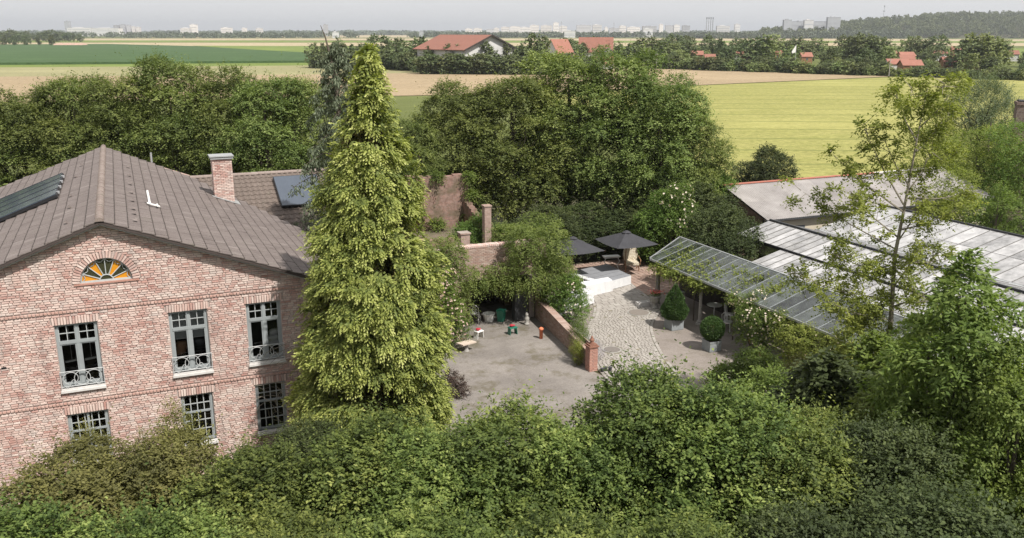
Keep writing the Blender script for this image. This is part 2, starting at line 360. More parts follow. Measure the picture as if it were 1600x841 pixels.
def round_lobes(Rr, z0, z1, k, seed, lr=.42, taper=.0, sep=.32, fl=(.72,.95)):
    """k overlapping leafy lobes filling an uneven crown of radius Rr between z0 and z1"""
    g = random.Random(seed); out = []; cz, hz = (z0+z1)/2, (z1-z0)/2
    for i in range(k):
        for _ in range(30):
            z = g.uniform(-1, 1); r = math.sqrt(max(0,1-z*z))*(1-taper*max(0,z)); a = i*2.399+g.uniform(-.5,.5); q = g.uniform(.45,.78)
            p = (math.cos(a)*r*Rr*q, math.sin(a)*r*Rr*q, cz+z*hz*.74)
            if all((p[0]-o[0])**2+(p[1]-o[1])**2+(p[2]-o[2])**2 > (Rr*sep)**2 for o in out): break
        f = g.uniform(.8, 1.2)*lr; out.append((*p, Rr*f, min(Rr,hz)*f*g.uniform(*fl)))
    if sep < .32:                       # broad uneven top of several leafy boughs
        for q in range(5): t_ = q*1.257+g.uniform(-.4,.4); d_ = Rr*g.uniform(.15,.45); out.append((math.cos(t_)*d_, math.sin(t_)*d_, cz+hz*g.uniform(.60,.84), Rr*lr*g.uniform(.9,1.2), hz*.13))
    else: out.append((0,0,cz+hz*.62, Rr*lr*.8, hz*.4))
    return out
def trunk_mesh(name, h, r, lobes, m, seed, nl=9, lean=(0,0)):
    g = random.Random(seed); b = MB(); hz = h
    pts = [(lean[0]*t*t+g.uniform(-.05,.05)*t*h*.1, lean[1]*t*t, hz*t) for t in (0,.25,.5,.75,1)]
    b.tube(pts, [r*1.25, r, r*.8, r*.55, r*.2], 8)
    for lo in lobes[:nl]:
        z = g.uniform(.35,.7)*min(h, lo[2]); k = z/h; base = Vector((lean[0]*k*k, lean[1]*k*k, z)); tip = Vector(lo[:3])
        mid = base.lerp(tip, .5)+Vector((0,0,-.08*h*.3)); b.tube([base, mid, tip], [r*.45, r*.28, r*.08], 5)
        for q in range(3):
            e = tip+Vector((g.uniform(-1,1)*lo[3], g.uniform(-1,1)*lo[3], g.uniform(-.2,.9)*lo[4]))*.75; b.tube([mid.lerp(tip,.6), e], [r*.14, r*.03], 4, cap=False)
    return b.mesh(name, m)
def tree_thing(name, label, cat, loc, crown, trunk, rz=0, s=1, group=None, tname='trunk', cname='crown'):
    t = thing(name, label, cat, loc, rz, group); t.scale = s if isinstance(s, tuple) else (s,)*3
    link(cname, crown, t)
    if trunk: link(tname, trunk, t)
    return t

WORLD = {}
_link0 = link
def link(name, mesh, parent=None, loc=None, rot=None):
    o = _link0(name, mesh, parent, loc, rot)
    if parent and parent.name in WORLD: o.matrix_parent_inverse = Matrix.Translation(-WORLD[parent.name])
    return o
def wthing(name, label, cat, base, group=None):      # a thing whose parts are given in site coordinates
    t = thing(name, label, cat, base, 0, group); WORLD[t.name] = Vector(base); return t
def sub(name, mesh, parent_root, pt, loc, rot=None): # sub-part of a part that sits at the site origin
    o = _link0(name, mesh, pt, loc, rot); return o

# ================================================================== ground, fields, hills
def field_mat(name, a, b_, sc_=.05, stretch=(1,6,1), ang=0.0, fine=6.0, rows=0, rowc=None):
    m, t, b = mat(name, rough=.95, spec=.1)
    g = N(t, 'ShaderNodeNewGeometry'); mp = N(t, 'ShaderNodeMapping'); mp.inputs['Rotation'].default_value = (0,0,ang); mp.inputs['Scale'].default_value = stretch
    t.links.new(g.outputs['Position'], mp.inputs[0])
    c = ramp(t, noise(t, sc_, 8, .68, mp.outputs[0]), [(.33,a),(.67,b_)])
    c = mixc(t, .40, c, ramp(t, noise(t, fine*.4, 6, .75), [(.38,tuple(x*.5 for x in a)),(.64,tuple(min(1,x*1.4) for x in b_))]))
    c = mixc(t, math_(t, 'MULTIPLY', ramp(t, noise(t, .018, 6, .7), [(.5,(0,0,0)),(.64,(1,1,1))]), .35), c, tuple(min(1,x*1.35) for x in b_))
    if rows:
        w = N(t, 'ShaderNodeTexWave', wave_type='BANDS', bands_direction='Y'); w.inputs['Scale'].default_value = rows; w.inputs['Distortion'].default_value = .6; w.inputs['Detail'].default_value = 2
        mp2 = N(t, 'ShaderNodeMapping'); mp2.inputs['Rotation'].default_value = (0,0,ang); t.links.new(g.outputs['Position'], mp2.inputs[0]); t.links.new(mp2.outputs[0], w.inputs[0])
        c = mixc(t, ramp(t, w.outputs[0], [(0.0,(.55,.55,.55)),(.05,(0,0,0))]), c, rowc)
    t.links.new(c, b.inputs['Base Color']); return m
YW = -YAW
M['meadow'] = field_mat('rough_meadow', (0.081,0.105,0.031), (0.136,0.149,0.050), .04)
M['yard_soil'] = plain('dark_soil_and_grass', (.055,.065,.025), (.085,.07,.04), .8, .95, bmp=.3)  # dark earth and grass tone of the estate ground
M['barley'] = field_mat('ripening_barley', (.205,.215,.060), (.305,.285,.102), .05, (1,7,1), YAW+.06, 3.0, rows=.024, rowc=(0.12,0.14,0.04))
M['stubble'] = field_mat('tan_stubble', (0.273,0.208,0.124), (0.329,0.254,0.164), .03, (1,6,1), YAW, 2.0)
M['strawgreen'] = field_mat('green_straw_field', (0.211,0.211,0.102), (0.282,0.256,0.141), .03, (1,8,1), YAW, 2.0)
M['lawn'] = field_mat('bright_grass_strip', (0.118,0.161,0.037), (0.167,0.211,0.056), .03, (1,6,1), YAW, 2.0)
M['maize'] = field_mat('dark_green_maize', (0.044,0.084,0.032), (0.068,0.112,0.044), .03, (1,4,1), YAW, 1.5)
M['wheat'] = field_mat('pale_wheat', (0.330,0.264,0.158), (0.396,0.330,0.218), .01, (1,8,1), YAW, .5)
def sheet(name, pts, z, m, kind='structure', thick=0):
    b = MB(); P = [(p[0], p[1], z) for p in pts]; n = len(P)
    if Vector(P[1]).xy.to_3d().cross(Vector(P[1])).z == 0: pass
    area = sum(P[i][0]*P[(i+1)%n][1]-P[(i+1)%n][0]*P[i][1] for i in range(n))
    if area < 0: P = P[::-1]
    b.v = list(P); b.f = [tuple(range(n))]; b.mi = [0]
    if thick:
        b.v += [(x,y,z-thick) for x,y,z in P]; b.f += [(i, i+n, (i+1)%n+n, (i+1)%n) for i in range(n)]; b.mi += [0]*n
    o = b.obj(name, m); return tag(o, kind=kind)
def pxsheet(name, pix, z, m, thick=0): return sheet(name, [PX(x, y, z) for x, y in pix], z, m, thick=thick)
sheet('ground', [(-15000,-15000),(15000,-15000),(15000,15000),(-15000,15000)], 0.0, M['meadow'])
pxsheet('distant_wheat_field', [(200,55.2),(900,54.6),(1700,55),(1900,58.5),(1200,58.6),(200,59)], .05, M['wheat'])
pxsheet('distant_straw_field', [(-150,60.4),(560,60.2),(1250,60.5),(1800,62.5),(1800,64.5),(-150,63)], .05, M['wheat'])
pxsheet('distant_grass_field', [(-150,63.4),(560,63.2),(1800,64.8),(1800,67),(-150,66)], .05, M['lawn'])
pxsheet('distant_tan_field', [(-300,66.5),(1800,67.4),(1900,72),(-300,72)], .05, M['wheat'])
pxsheet('grass_strip_field', [(300,71.5),(560,72.5),(1900,77),(1900,95),(560,86),(480,84)], .09, M['lawn'])
pxsheet('maize_field', [(-500,71),(170,68.8),(300,72),(420,79),(530,84.5),(530,94.5),(-500,101.5)], 1.1, M['maize'], thick=1.07)
pxsheet('grass_margin', [(-600,102.5),(640,94),(900,100),(900,108),(-600,111)], .05, M['lawn'])
pxsheet('green_straw_field', [(-700,109),(420,103),(800,98.5),(1080,104),(1080,116),(-700,127)], .08, M['strawgreen'])
pxsheet('stubble_field', [(-900,126),(500,116.5),(1080,107),(1110,110),(1396,119.5),(1080,133.5),(820,146),(500,152),(-900,185)], .12, M['stubble'])
pxsheet('barley_field', [(1082,134.2),(1398,120.4),(1500,122.5),(2200,128),(3000,330),(1180,300),(1000,200),(850,150)], .16, M['barley'])
# plot of the estate under and around the buildings
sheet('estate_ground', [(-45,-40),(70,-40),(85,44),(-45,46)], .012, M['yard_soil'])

# wooded hill on the right
def hill_h(px, Yd):
    top = float(np.interp(px, [1060,1200,1290,1350,1420,1500,1700,2200,2600], [0,6,20,34,44,52,56,40,0]))
    q = (Yd-2250)/1100
    return 0 if q <= 0 or q >= 1 else top*math.sin(math.pi*q)**.7
def hill():
    b = MB(); vs = []; n = 40
    for i in range(n+1):
        for j in range(13):
            px = 1060+1540*i/n; Yd = 2250+1100*j/12; p = GR(px, Yd); vs.append((p.x, p.y, hill_h(px, Yd)+.03))
    b.add(vs, [(i*13+j, (i+1)*13+j, (i+1)*13+j+1, i*13+j+1) for i in range(n) for j in range(12)]); o = b.obj('hill', M['yard_soil'], smooth=True); tag(o, kind='structure')
hill()
def wood_mass(name, pts, m, seed, leaf=2.6, per=60, label=None, kind='stuff'):
    """pts: (x,y,z,h,r) crowns as one mass"""
    g = np.random.default_rng(seed); pts = np.array(pts); n = len(pts)
    d = norm(g.normal(size=(n,per,3))+np.array([0,0,.5])); con = (g.random((n,1)) < .3)
    hh = pts[:,3][:,None]; rr = pts[:,4][:,None]; f = .75+.3*g.random((n,per))
    z = hh*.52 + d[...,2]*hh*.48*f; k = np.where(con, np.clip(1.15-z/hh, .08, 1), 1.0)
    P = np.stack([pts[:,0][:,None]+d[...,0]*rr*f*k, pts[:,1][:,None]+d[...,1]*rr*f*k, pts[:,2][:,None]+z], -1)
    D = norm(d*.7+g.normal(size=P.shape)*.5); S = norm(np.cross(D, norm(d+g.normal(size=P.shape)*.3)+1e-3))
    tint = np.broadcast_to(g.random((n,1))*.75, (n,per))+g.random((n,per))*.25
    me = leafmesh(name, P.reshape(-1,3)-D.reshape(-1,3)*leaf*.5, D.reshape(-1,3), S.reshape(-1,3), np.full(n*per, leaf), np.full(n*per, leaf*.8), tint.reshape(-1), m)
    o = _link0(name, me); tag(o, label, kind=kind); return o
pts = []
for i in range(1700):
    px = rnd.uniform(1190, 1950); Yd = 2245+rnd.random()**1.3*560; p = GR(px, Yd); pts.append((p.x, p.y, hill_h(px, Yd)-1, rnd.uniform(13, 26), rnd.uniform(6, 11)))
wood_mass('hill_wood', pts, L['far'], 5, 4.2, 70, 'dense mixed wood covering the low hill at the right horizon')
pts = []
for i in range(800):                         # nearer and far belts of wood on the plain
    px = rnd.uniform(1080, 1420); Yd = rnd.uniform(2100, 2500); p = GR(px, Yd); k = (px-1080)/340
    pts.append((p.x, p.y, -1, rnd.uniform(9, 15)+8*k, rnd.uniform(6, 10)))
for i in range(420):
    px = rnd.uniform(-60, 560) if i % 2 else rnd.uniform(190, 480); Yd = rnd.uniform(2300, 2900); p = GR(px, Yd); pts.append((p.x, p.y, -1, rnd.uniform(8, 17), rnd.uniform(8, 15)))
for i in range(700):
    px = rnd.uniform(640, 1110); p = GR(px, rnd.uniform(2450, 2800)); pts.append((p.x, p.y, -1, rnd.uniform(8, 17), rnd.uniform(7, 12)))
wood_mass('plain_wood', pts, L['blue'], 8, 4.2, 46, 'woods standing along the plain in front of the city')
pts = []
for i in range(1500):
    px = rnd.uniform(-150, 1250); Yd = rnd.uniform(4200, 6500); p = GR(px, Yd)
    pts.append((p.x, p.y, -1, rnd.uniform(10, 24), rnd.uniform(20, 45)))
wood_mass('horizon_wood', pts, L['blue'], 9, 12, 30, 'pale band of far woods along the horizon')

# ================================================================== the brick house
TS = .39; TA = math.atan(TS); CA, SA = math.cos(TA), math.sin(TA); ZR = 9.36
house = wthing('brick_house', 'large pale brick house with brown gabled roof and grey framed windows', 'house', (0, 9, 0))
UP = [(-1.66,-.43,3.90,6.03), (1.72,2.93,3.90,6.03), (4.20,5.35,3.92,6.03)]
LO = [(-1.64,-.43,1.30,2.98), (1.84,2.87,1.30,3.04), (4.30,5.32,1.30,3.06)]
WL, WR = -7.2, 7.2
FZ, FR = 7.31, .76
def wall_core():
    b = MB(); y0, y1 = .035, .36
    xs = sorted(set([WL, WR, 0, -.98, .98]+[o[0] for o in UP+LO]+[o[1] for o in UP+LO]))
    zt = lambda x: ZR-TS*abs(x)-.13
    for xa, xb in zip(xs[:-1], xs[1:]):
        xm = (xa+xb)/2; ops = sorted([(o[2], o[3]) for o in UP+LO if o[0]-1e-6 <= xa and xb <= o[1]+1e-6])
        z = 0
        for (a, c) in ops: b.box(xa, xb, y0, y1, z, a); z = c
        if -.98 <= xa and xb <= .98:
            b.box(xa, xb, y0, y1, z, FZ) ; z = FZ
            k = 14; sgn = -1 if xm < 0 else 1
            zz = [0.0]
            # spandrel pieces around the half round opening
            us = [xa+(xb-xa)*i/k for i in range(k+1)]
            for ua, ub in zip(us[:-1], us[1:]):
                ha = FZ+math.sqrt(max(0, FR*FR-ua*ua)); hb = FZ+math.sqrt(max(0, FR*FR-ub*ub))
                b.add([(ua,y0,ha),(ub,y0,hb),(ub,y1,hb),(ua,y1,ha),(ua,y0,zt(ua)),(ub,y0,zt(ub)),(ub,y1,zt(ub)),(ua,y1,zt(ua))],
                      [(0,3,2,1),(4,5,6,7),(0,1,5,4),(1,2,6,5),(2,3,7,6),(3,0,4,7)])
        else:
            b.add([(xa,y0,z),(xb,y0,z),(xb,y1,z),(xa,y1,z),(xa,y0,zt(xa)),(xb,y0,zt(xb)),(xb,y1,zt(xb)),(xa,y1,zt(xa))],
                  [(0,3,2,1),(4,5,6,7),(0,1,5,4),(1,2,6,5),(2,3,7,6),(3,0,4,7)])
    return b.obj('gable_wall', M['mortar'], house)
gable = wall_core()
def brick_v(x0, x1, z0, z1, yf, g, j=.005, d=.05):
    q = lambda: g.uniform(-j, j)
    f = yf+g.uniform(-.006, .006); e = .006
    return ([(x0+q(), d, z0+q()), (x1+q(), d, z0+q()), (x1+q(), d, z1+q()), (x0+q(), d, z1+q()),
             (x0+e+q(), f+q()*.5, z0+e+q()), (x1-e+q(), f+q()*.5, z0+e+q()), (x1-e+q(), f+q()*.5, z1-e+q()), (x0+e+q(), f+q()*.5, z1-e+q())],
            [(4,5,6,7), (0,1,5,4), (1,2,6,5), (2,3,7,6), (3,0,4,7)])
RH = .0765
def course_cuts(z):
    cuts = []
    for (a, c, z0, z1) in UP+LO:
        if z0-.14 < z < z1+.265: cuts.append((a-(.10 if z > z1 else 0.01), c+(.10 if z > z1 else .01)))
    if FZ-.06 < z < FZ+1.02:
        r = math.sqrt(max(0, 1.0-(max(z,FZ)-FZ)**2)); cuts.append((-r-.01, r+.01))
    return cuts
g = random.Random(5); LEN = [.105, .205, .225]
unit = {}
for li, l in enumerate(LEN):
    for k in range(6):
        b = MB(); vs, fs = brick_v(-l/2+.007, l/2-.007, .006, RH-.008, 0.0, g); b.add(vs, fs); unit[li, k] = b.mesh('brick', M['brick'])
cand = []; rest = MB(); z = 0.02; row = 0
while z < ZR-.3:
    if not (3.335 < z+RH/2 < 3.43 or 6.40 < z+RH/2 < 6.50):
        lim = (ZR-.13-(z+RH))/TS; xr = min(lim, WR); x = -min(lim, -WL); x += 0
        xs = x; cuts = course_cuts(z+RH/2)
        while x < xr-.03:
            li = g.choice([0,1,1,2,2,1]); l = LEN[li]; a, c = x, x+l; x = c; whole = c <= xr
            c = min(c, xr); pieces = [(a, c)]
            for (p, q_) in cuts:
                nxt = []
                for (s, e) in pieces:
                    if e <= p or s >= q_: nxt.append((s, e)); continue
                    whole = False
                    if s < p: nxt.append((s, p))
                    if e > q_: nxt.append((q_, e))
                pieces = nxt
            for (s, e) in pieces:
                if e-s < .03: continue
                if whole and -3.3 < s and e < 5.9 and z > 3.4: cand.append((s, e, z, li))
                else:
                    vs, fs = brick_v(s+.007, e-.007, z+.006, z+RH-.008, 0.0, g); rest.add(vs, fs)
    z += RH; row += 1
cand.sort(key=lambda c: (Vector(((c[0]+c[1])/2, 0, c[2]))-CAM).length)
for s, e, z, li in cand[:300]: _link0('brick', unit[li, g.randrange(6)], gable, (s+(e-s)/2, g.uniform(-.004,.004), z))
for s, e, z, li in cand[300:]:
    vs, fs = brick_v(s+.007, e-.007, z+.006, z+RH-.008, 0.0, g); rest.add(vs, fs)
tag(rest.obj('brickwork', M['brick'], house), kind='stuff')
# string courses of small projecting bricks, soldier lintels, round arch
sc_b = MB()
for z0 in (3.345, 6.41):
    x = WL
    while x < WR: vs, fs = brick_v(x+.004, x+.10, z0, z0+.07, -.026, g, .006); sc_b.add(vs, fs); x += .108
tag(sc_b.obj('string_course', brick_geo_mat('string_course_brick', [(0,(.46,.27,.22)),(.4,(.36,.17,.13)),(.7,(.54,.38,.33)),(1,(.40,.22,.18))]), house), kind='stuff')
lint_m = []
for k in range(5):
    b = MB(); vs, fs = brick_v(-.036, .036, 0, .245, -.008, g, .006); b.add(vs, fs); lint_m.append(b.mesh('lintel_brick', M['brick']))
for (a, c, z0, z1) in UP+LO:
    x = a-.06; n = int((c-a+.12)/.082)
    for i in range(n): o = link('lintel_brick', lint_m[g.randrange(5)], house, (a-.06+(i+.5)*(c-a+.12)/n, -.004, z1+.008), (0, g.uniform(-.03,.03), 0))
vous = []
for k in range(4):
    b = MB(); vs, fs = brick_v(-.034, .034, .0, .225, -.01, g, .005); b.add(vs, fs); vous.append(b.mesh('arch_brick', M['brick']))
n = 31
for i in range(n):
    t = math.pi*(i+.5)/n; link('arch_brick', vous[i % 4], house, (FR*math.cos(t)*1.01, -.005, FZ+FR*math.sin(t)*1.01), (0, math.pi/2-t, 0))
MB().box(-.95, .95, -.025, .05, FZ-.055, FZ-.004).obj('arch_sill', M['brick_red'], house)
MB().box(-3.27, -3.13, -.012, .03, 4.83, 4.89).obj('black_wall_mark', M['black'], house)  # small black mark on the wall face
# windows
def bars(b, xs, zs, x0, x1, z0, z1, w=.024, y0=.125, y1=.16):
    for x in xs: b.box(x-w/2, x+w/2, y0, y1, z0, z1)
    for z in zs: b.box(x0, x1, y0+.003, y1-.003, z-w/2, z+w/2)
def window(x0, x1, z0, z1, tall, mess=None):
    fw = .085; f = MB(); yA, yB = .10, .18
    f.box(x0, x0+fw, yA, yB, z0, z1).box(x1-fw, x1, yA, yB, z0, z1).box(x0+fw, x1-fw, yA+.002, yB, z1-fw*.8, z1).box(x0+fw, x1-fw, yA+.002, yB, z0, z0+fw)
    xm = (x0+x1)/2; i0, i1 = x0+fw, x1-fw; fr = f.obj('window', M['frame'], house); k = MB(); mt = MB()
    gl = MB().add([(i0,.15,z0+fw),(i1,.15,z0+fw),(i1,.15,z1-.06),(i0,.15,z1-.06)], [(0,1,2,3)]).mesh('pane', M['glass'])
    if tall:
        zt = z1-(z1-z0)*.29
        k.box(i0, i1, .085, .17, zt-.05, zt+.05).box(xm-.05, xm+.05, .09, .175, z0+fw, zt-.05).box(xm-.045, xm+.045, .092, .175, zt+.05, z1-fw*.8)
        _link0('transom', k.mesh('transom', M['frame']), fr)
        for (a, c) in ((i0, xm-.05), (xm+.05, i1)):
            s = MB(); w = .045; s.box(a, a+w, .105, .165, z0+fw, zt-.05).box(c-w, c, .105, .165, z0+fw, zt-.05).box(a+w, c-w, .107, .165, z0+fw, z0+fw+.07).box(a+w, c-w, .107, .165, zt-.09, zt-.05)
            _link0('casement', s.mesh('casement', M['frame']), fr)
            bars(mt, [(a+c)/2], [(zt+.05+z1-.07)/2], a, c, zt+.05, z1-.07)
            mt.box(a, a+.02, .12, .155, zt+.05, z1-.07).box(c-.02, c, .12, .155, zt+.05, z1-.07)
    else:
        wide = (x0 < -1)
        cols = 5 if wide else 4; zt = z1-(z1-z0)*.38
        if wide: k.box(xm-.035, xm+.035, .09, .17, z0+fw, z1-.07)
        k.box(i0, i1, .088, .17, zt-.03, zt+.03); _link0('transom', k.mesh('transom', M['frame']), fr)
        bars(mt, [i0+(i1-i0)*(i+1)/cols for i in range(cols-1)]+[i0+.01, i1-.01], [z1-.07-(z1-.07-zt)*.5, zt-(zt-z0-fw)/3, zt-(zt-z0-fw)*2/3], i0, i1, z0+fw, z1-.07, .03)
    _link0('glazing_bars', mt.mesh('glazing_bars', M['muntin']), fr); _link0('pane', gl, fr)
    MB().box(x0-.05, x1+.05, -.09, .10, z0-.13, z0-.055).box(x0-.03, x1+.03, -.06, .10, z0-.055, z0).obj('window_sill', M['sill'], house)
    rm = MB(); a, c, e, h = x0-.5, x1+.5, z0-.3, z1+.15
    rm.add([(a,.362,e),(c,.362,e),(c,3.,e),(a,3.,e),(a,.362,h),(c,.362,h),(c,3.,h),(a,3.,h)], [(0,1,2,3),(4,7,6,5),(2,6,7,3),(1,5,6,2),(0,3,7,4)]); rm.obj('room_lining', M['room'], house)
    return fr
def railing(x0, x1, z0):
    b = MB(); h = .50; zb = z0+.07; zt = zb+h; y = -.035; xm = (x0+x1)/2; r = .011
    b.tube([(x0,y,zt),(x1,y,zt)], .014).tube([(x0,y,zb),(x1,y,zb)], .012)
    for x in (x0+.01, x1-.01): b.tube([(x,y,zb-.05),(x,y,zt)], r).tube([(x,y,zt-.02),(x,.04,zt-.02)], r)
    ci = [(xm+.235*math.cos(t*math.pi/12), y, zb+h/2+.235*math.sin(t*math.pi/12)) for t in range(25)]; b.tube(ci, r, 5, cap=False)
    for s in (-1, 1):
        cx = xm+s*.34; rr = .20
        c2 = [(cx+s*rr*1.1*math.cos(t*math.pi/10), y-.004, zb+h/2+.02+rr*math.sin(t*math.pi/10)) for t in range(-4, 15)]; b.tube(c2, r, 5)
        c3 = [(cx-s*(.14-.30*q), y-.008, zb+.08+.13*math.sin(q*math.pi*1.6+.4)) for q in [i/8 for i in range(9)]]; b.tube(c3, r, 5)
    return b.obj('balcony_railing', M['iron'], house)
for w in UP: window(*w, True); railing(w[0]-.03, w[1]+.03, w[2])
for w in LO: window(*w, False)
t = wthing('roller_blind', 'pale blind half lowered behind the middle french window', 'blind', (2.3,.3,5.0)); MB().box(1.76,2.90,.24,.25,5.02,6.0).obj('sheet', plain('grey_blind', (.33,.34,.33), (.28,.29,.28), 2), t); MB().tube([(1.76,.245,5.02),(2.90,.245,5.02)], .015).obj('rail', M['sill'], t)
def cushion(b, c, r, s):
    vs = []; n = 10
    for i in range(7):
        p = math.pi*i/6
        for j in range(n):
            q = 2*math.pi*j/n; k = lambda v: math.copysign(abs(v)**.6, v); vs.append((c[0]+r[0]*k(math.sin(p)*math.cos(q))+s*k(math.cos(p))*.3, c[1]+r[1]*k(math.sin(p)*math.sin(q)), c[2]+r[2]*k(math.cos(p))))
    b.add(vs, [(i*n+j, (i+1)*n+j, (i+1)*n+(j+1)%n, i*n+(j+1)%n) for i in range(6) for j in range(n)])
for lab, c, r, s, m_ in (('white pillow lowest in the heap inside the right french window',(5.05,.42,4.42),(.27,.16,.10),.02,M['cloth']),('white pillow in the middle of the heap inside the right french window',(5.08,.42,4.60),(.24,.15,.10),-.05,M['cloth']),('white pillow on top of the heap inside the right french window',(5.12,.42,4.80),(.17,.13,.10),.1,M['cloth']),
    ('brown cushion behind the left pane of the middle french window',(2.02,.5,4.62),(.22,.15,.24),.2,M['wood']),('dark cushion behind the right pane of the middle french window',(2.65,.55,4.7),(.24,.15,.2),-.1,M['darkgrey'])):
    b = MB(); cushion(b, (0,0,0), r, s); o = b.obj('cushion', m_, None, True, c); tag(o, lab, 'cushion')
for x_, lab in ((-1.32,'left white lamp tube inside the left french window'),(-.74,'right white lamp tube inside the left french window')):
    t = wthing('strip_lamp', lab, 'lamp', (x_,.6,4.6)); b = MB(); b.obox((x_,.6,4.62), (.2,0,.02), (0,.04,0), (0,0,.025)); b.obj('tube', M['white'], t); MB().tube([(x_,.6,4.64),(x_,.6,6.1)], .006).obj('cord', M['white'], t)
# fan light with coloured panes
fan = MB(); y0, y1 = .10, .16
def arc_pts(r, n=24, a0=0, a1=math.pi): return [(r*math.cos(a0+(a1-a0)*i/n), .12, FZ+r*math.sin(a0+(a1-a0)*i/n)) for i in range(n+1)]
fan.tube(arc_pts(FR-.02), .028, 5).box(-FR, FR, y0, y1, FZ, FZ+.045).tube(arc_pts(.20, 12), .02, 5)
for i in range(1, 8):
    t = math.pi*i/8; fan.tube([(.2*math.cos(t), .12, FZ+.2*math.sin(t)), ((FR-.02)*math.cos(t), .12, FZ+(FR-.02)*math.sin(t))], .017, 5)
for i in range(8):
    tm = math.pi*(i+.5)/8; c = Vector(((FR-.02)*math.cos(tm), 0, (FR-.02)*math.sin(tm)))
    pts = []
    for q in range(7):
        t = math.pi*(i+q/6)/8; rr = FR-.03-.10*math.sin(math.pi*q/6); pts.append((rr*math.cos(t), .115, FZ+rr*math.sin(t)))
    fan.tube(pts, .012, 4)
fo = fan.obj('fan_window', M['muntin'], house)
M['amber'] = plain('amber_glass', (.62,.27,.02), (.52,.21,.015), 2, .25, .6); M['olive_glass'] = plain('dark_olive_glass', (.045,.045,.025), (.035,.035,.02), 2, .15, .7)
for i in range(8):
    a0, a1 = math.pi*i/8, math.pi*(i+1)/8
    vs = [(.2*math.cos(a0), .135, FZ+.2*math.sin(a0)+.002), ((FR-.03)*math.cos(a0), .135, FZ+(FR-.03)*math.sin(a0)), ((FR-.03)*math.cos(a1), .135, FZ+(FR-.03)*math.sin(a1)), (.2*math.cos(a1), .135, FZ+.2*math.sin(a1))]
    _link0('pane', MB().add(vs, [(0,1,2,3)]).mesh('pane', M['amber'] if i in (0,2,5,7) else M['olive_glass']), fo)
_link0('pane', MB().add([(0,.135,FZ+.04)]+[(.2*math.cos(math.pi*i/10), .135, FZ+.2*math.sin(math.pi*i/10)) for i in range(11)], [tuple(range(12))]).mesh('pane', M['olive_glass']), fo)
# side and rear walls
sw = MB().box(WR-.35, WR, .362, 11.3, 0, ZR-TS*WR-.15).box(WL, WL+.35, .362, 20.6, 0, ZR-TS*WR-.15)
sw.obj('side_wall', M['brick_tex'], house)
bw = MB(); zt = lambda x: ZR-TS*abs(x)-.14
for (xa, xb, y) in ((WL+.352, 0, 20.2), (0, 4.0, 19.4)):
    bw.add([(xa,y,0),(xb,y,0),(xb,y+.35,0),(xa,y+.35,0),(xa,y,zt(xa)),(xb,y,zt(xb)),(xb,y+.35,zt(xb)),(xa,y+.35,zt(xa))], [(0,3,2,1),(4,5,6,7),(0,1,5,4),(1,2,6,5),(2,3,7,6),(3,0,4,7)])
bw.obj('rear_wall', M['brick_tex'], house)
# roof deck; the right slope ends on a slanting rear edge above the wing
ER, EL = 8.15, -8.0
def rear(u): return 20.0-.52*u if u < 4.0 else 17.9-1.83*(u-4.0)
dk = MB(); th = .07
def slab(b, poly, th):
    n = len(poly); b.add([tuple(p) for p in poly]+[(p[0],p[1],p[2]-th) for p in poly], [tuple(range(n)), tuple(range(2*n-1,n-1,-1))]+[(i, i+n, (i+1)%n+n, (i+1)%n) for i in range(n)])
zr = lambda u: ZR-TS*abs(u)-.045
slab(dk, [(u, y, zr(u)) for u, y in ((.003,-.28),(ER,-.28),(ER,rear(ER)),(4,rear(4)),(.003,20.0))], th)
slab(dk, [(u, y, zr(u)) for u, y in ((-.003,-.28),(-.003,20.0),(EL,21.5),(EL,-.28))], th)
roof = dk.obj('roof', M['deck'], house)
bb = MB()
for s, e in ((1, ER), (-1, -EL)):
    for (dy, zz, hh, ww) in ((-.24, -.165, .012, .012),):
        a = Vector((0, dy, ZR+zz)); c = Vector((s*e, dy, ZR+zz-TS*e)); m_ = (a+c)/2; d = (c-a)/2; nn = Vector((0,0,hh)); bb.obox(m_, d, (0,ww,0), nn)
bb.obj('verge_board', M['zinc'], house)
vb_ = MB()
for s, e in ((1, ER), (-1, -EL)):
    a = Vector((0, -.288, ZR-.105)); c = Vector((s*e, -.288, ZR-.105-TS*e)); vb_.obox((a+c)/2, (c-a)/2, (0,.008,0), (0,0,.028))
vb_.obj('verge_board', M['deck'], house)
def tile_unit(w, seed):
    g = random.Random(seed); b = MB(); l = .455; th = .022; q = lambda: g.uniform(-.004,.004)
    # x down the slope, y along the course
    vs = [(0,.002,-.004),(l+q(),.003,.020+q()),(l+q(),w-.007,.020+q()),(0,w-.006,-.004),(0,.002,.010),(l+q(),.003,.060+q()),(l+q(),w-.007,.057+q()),(0,w-.006,.010)]
    k = .925; A, B = Vector(vs[4]).lerp(Vector(vs[5]), k), Vector(vs[7]).lerp(Vector(vs[6]), k)
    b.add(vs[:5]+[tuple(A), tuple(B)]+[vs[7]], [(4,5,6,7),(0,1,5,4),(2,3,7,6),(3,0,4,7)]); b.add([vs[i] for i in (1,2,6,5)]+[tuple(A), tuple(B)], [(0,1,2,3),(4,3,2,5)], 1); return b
TW, TC = .335, .41
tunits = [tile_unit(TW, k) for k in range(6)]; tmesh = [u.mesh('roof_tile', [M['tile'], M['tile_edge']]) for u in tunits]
tiles = []
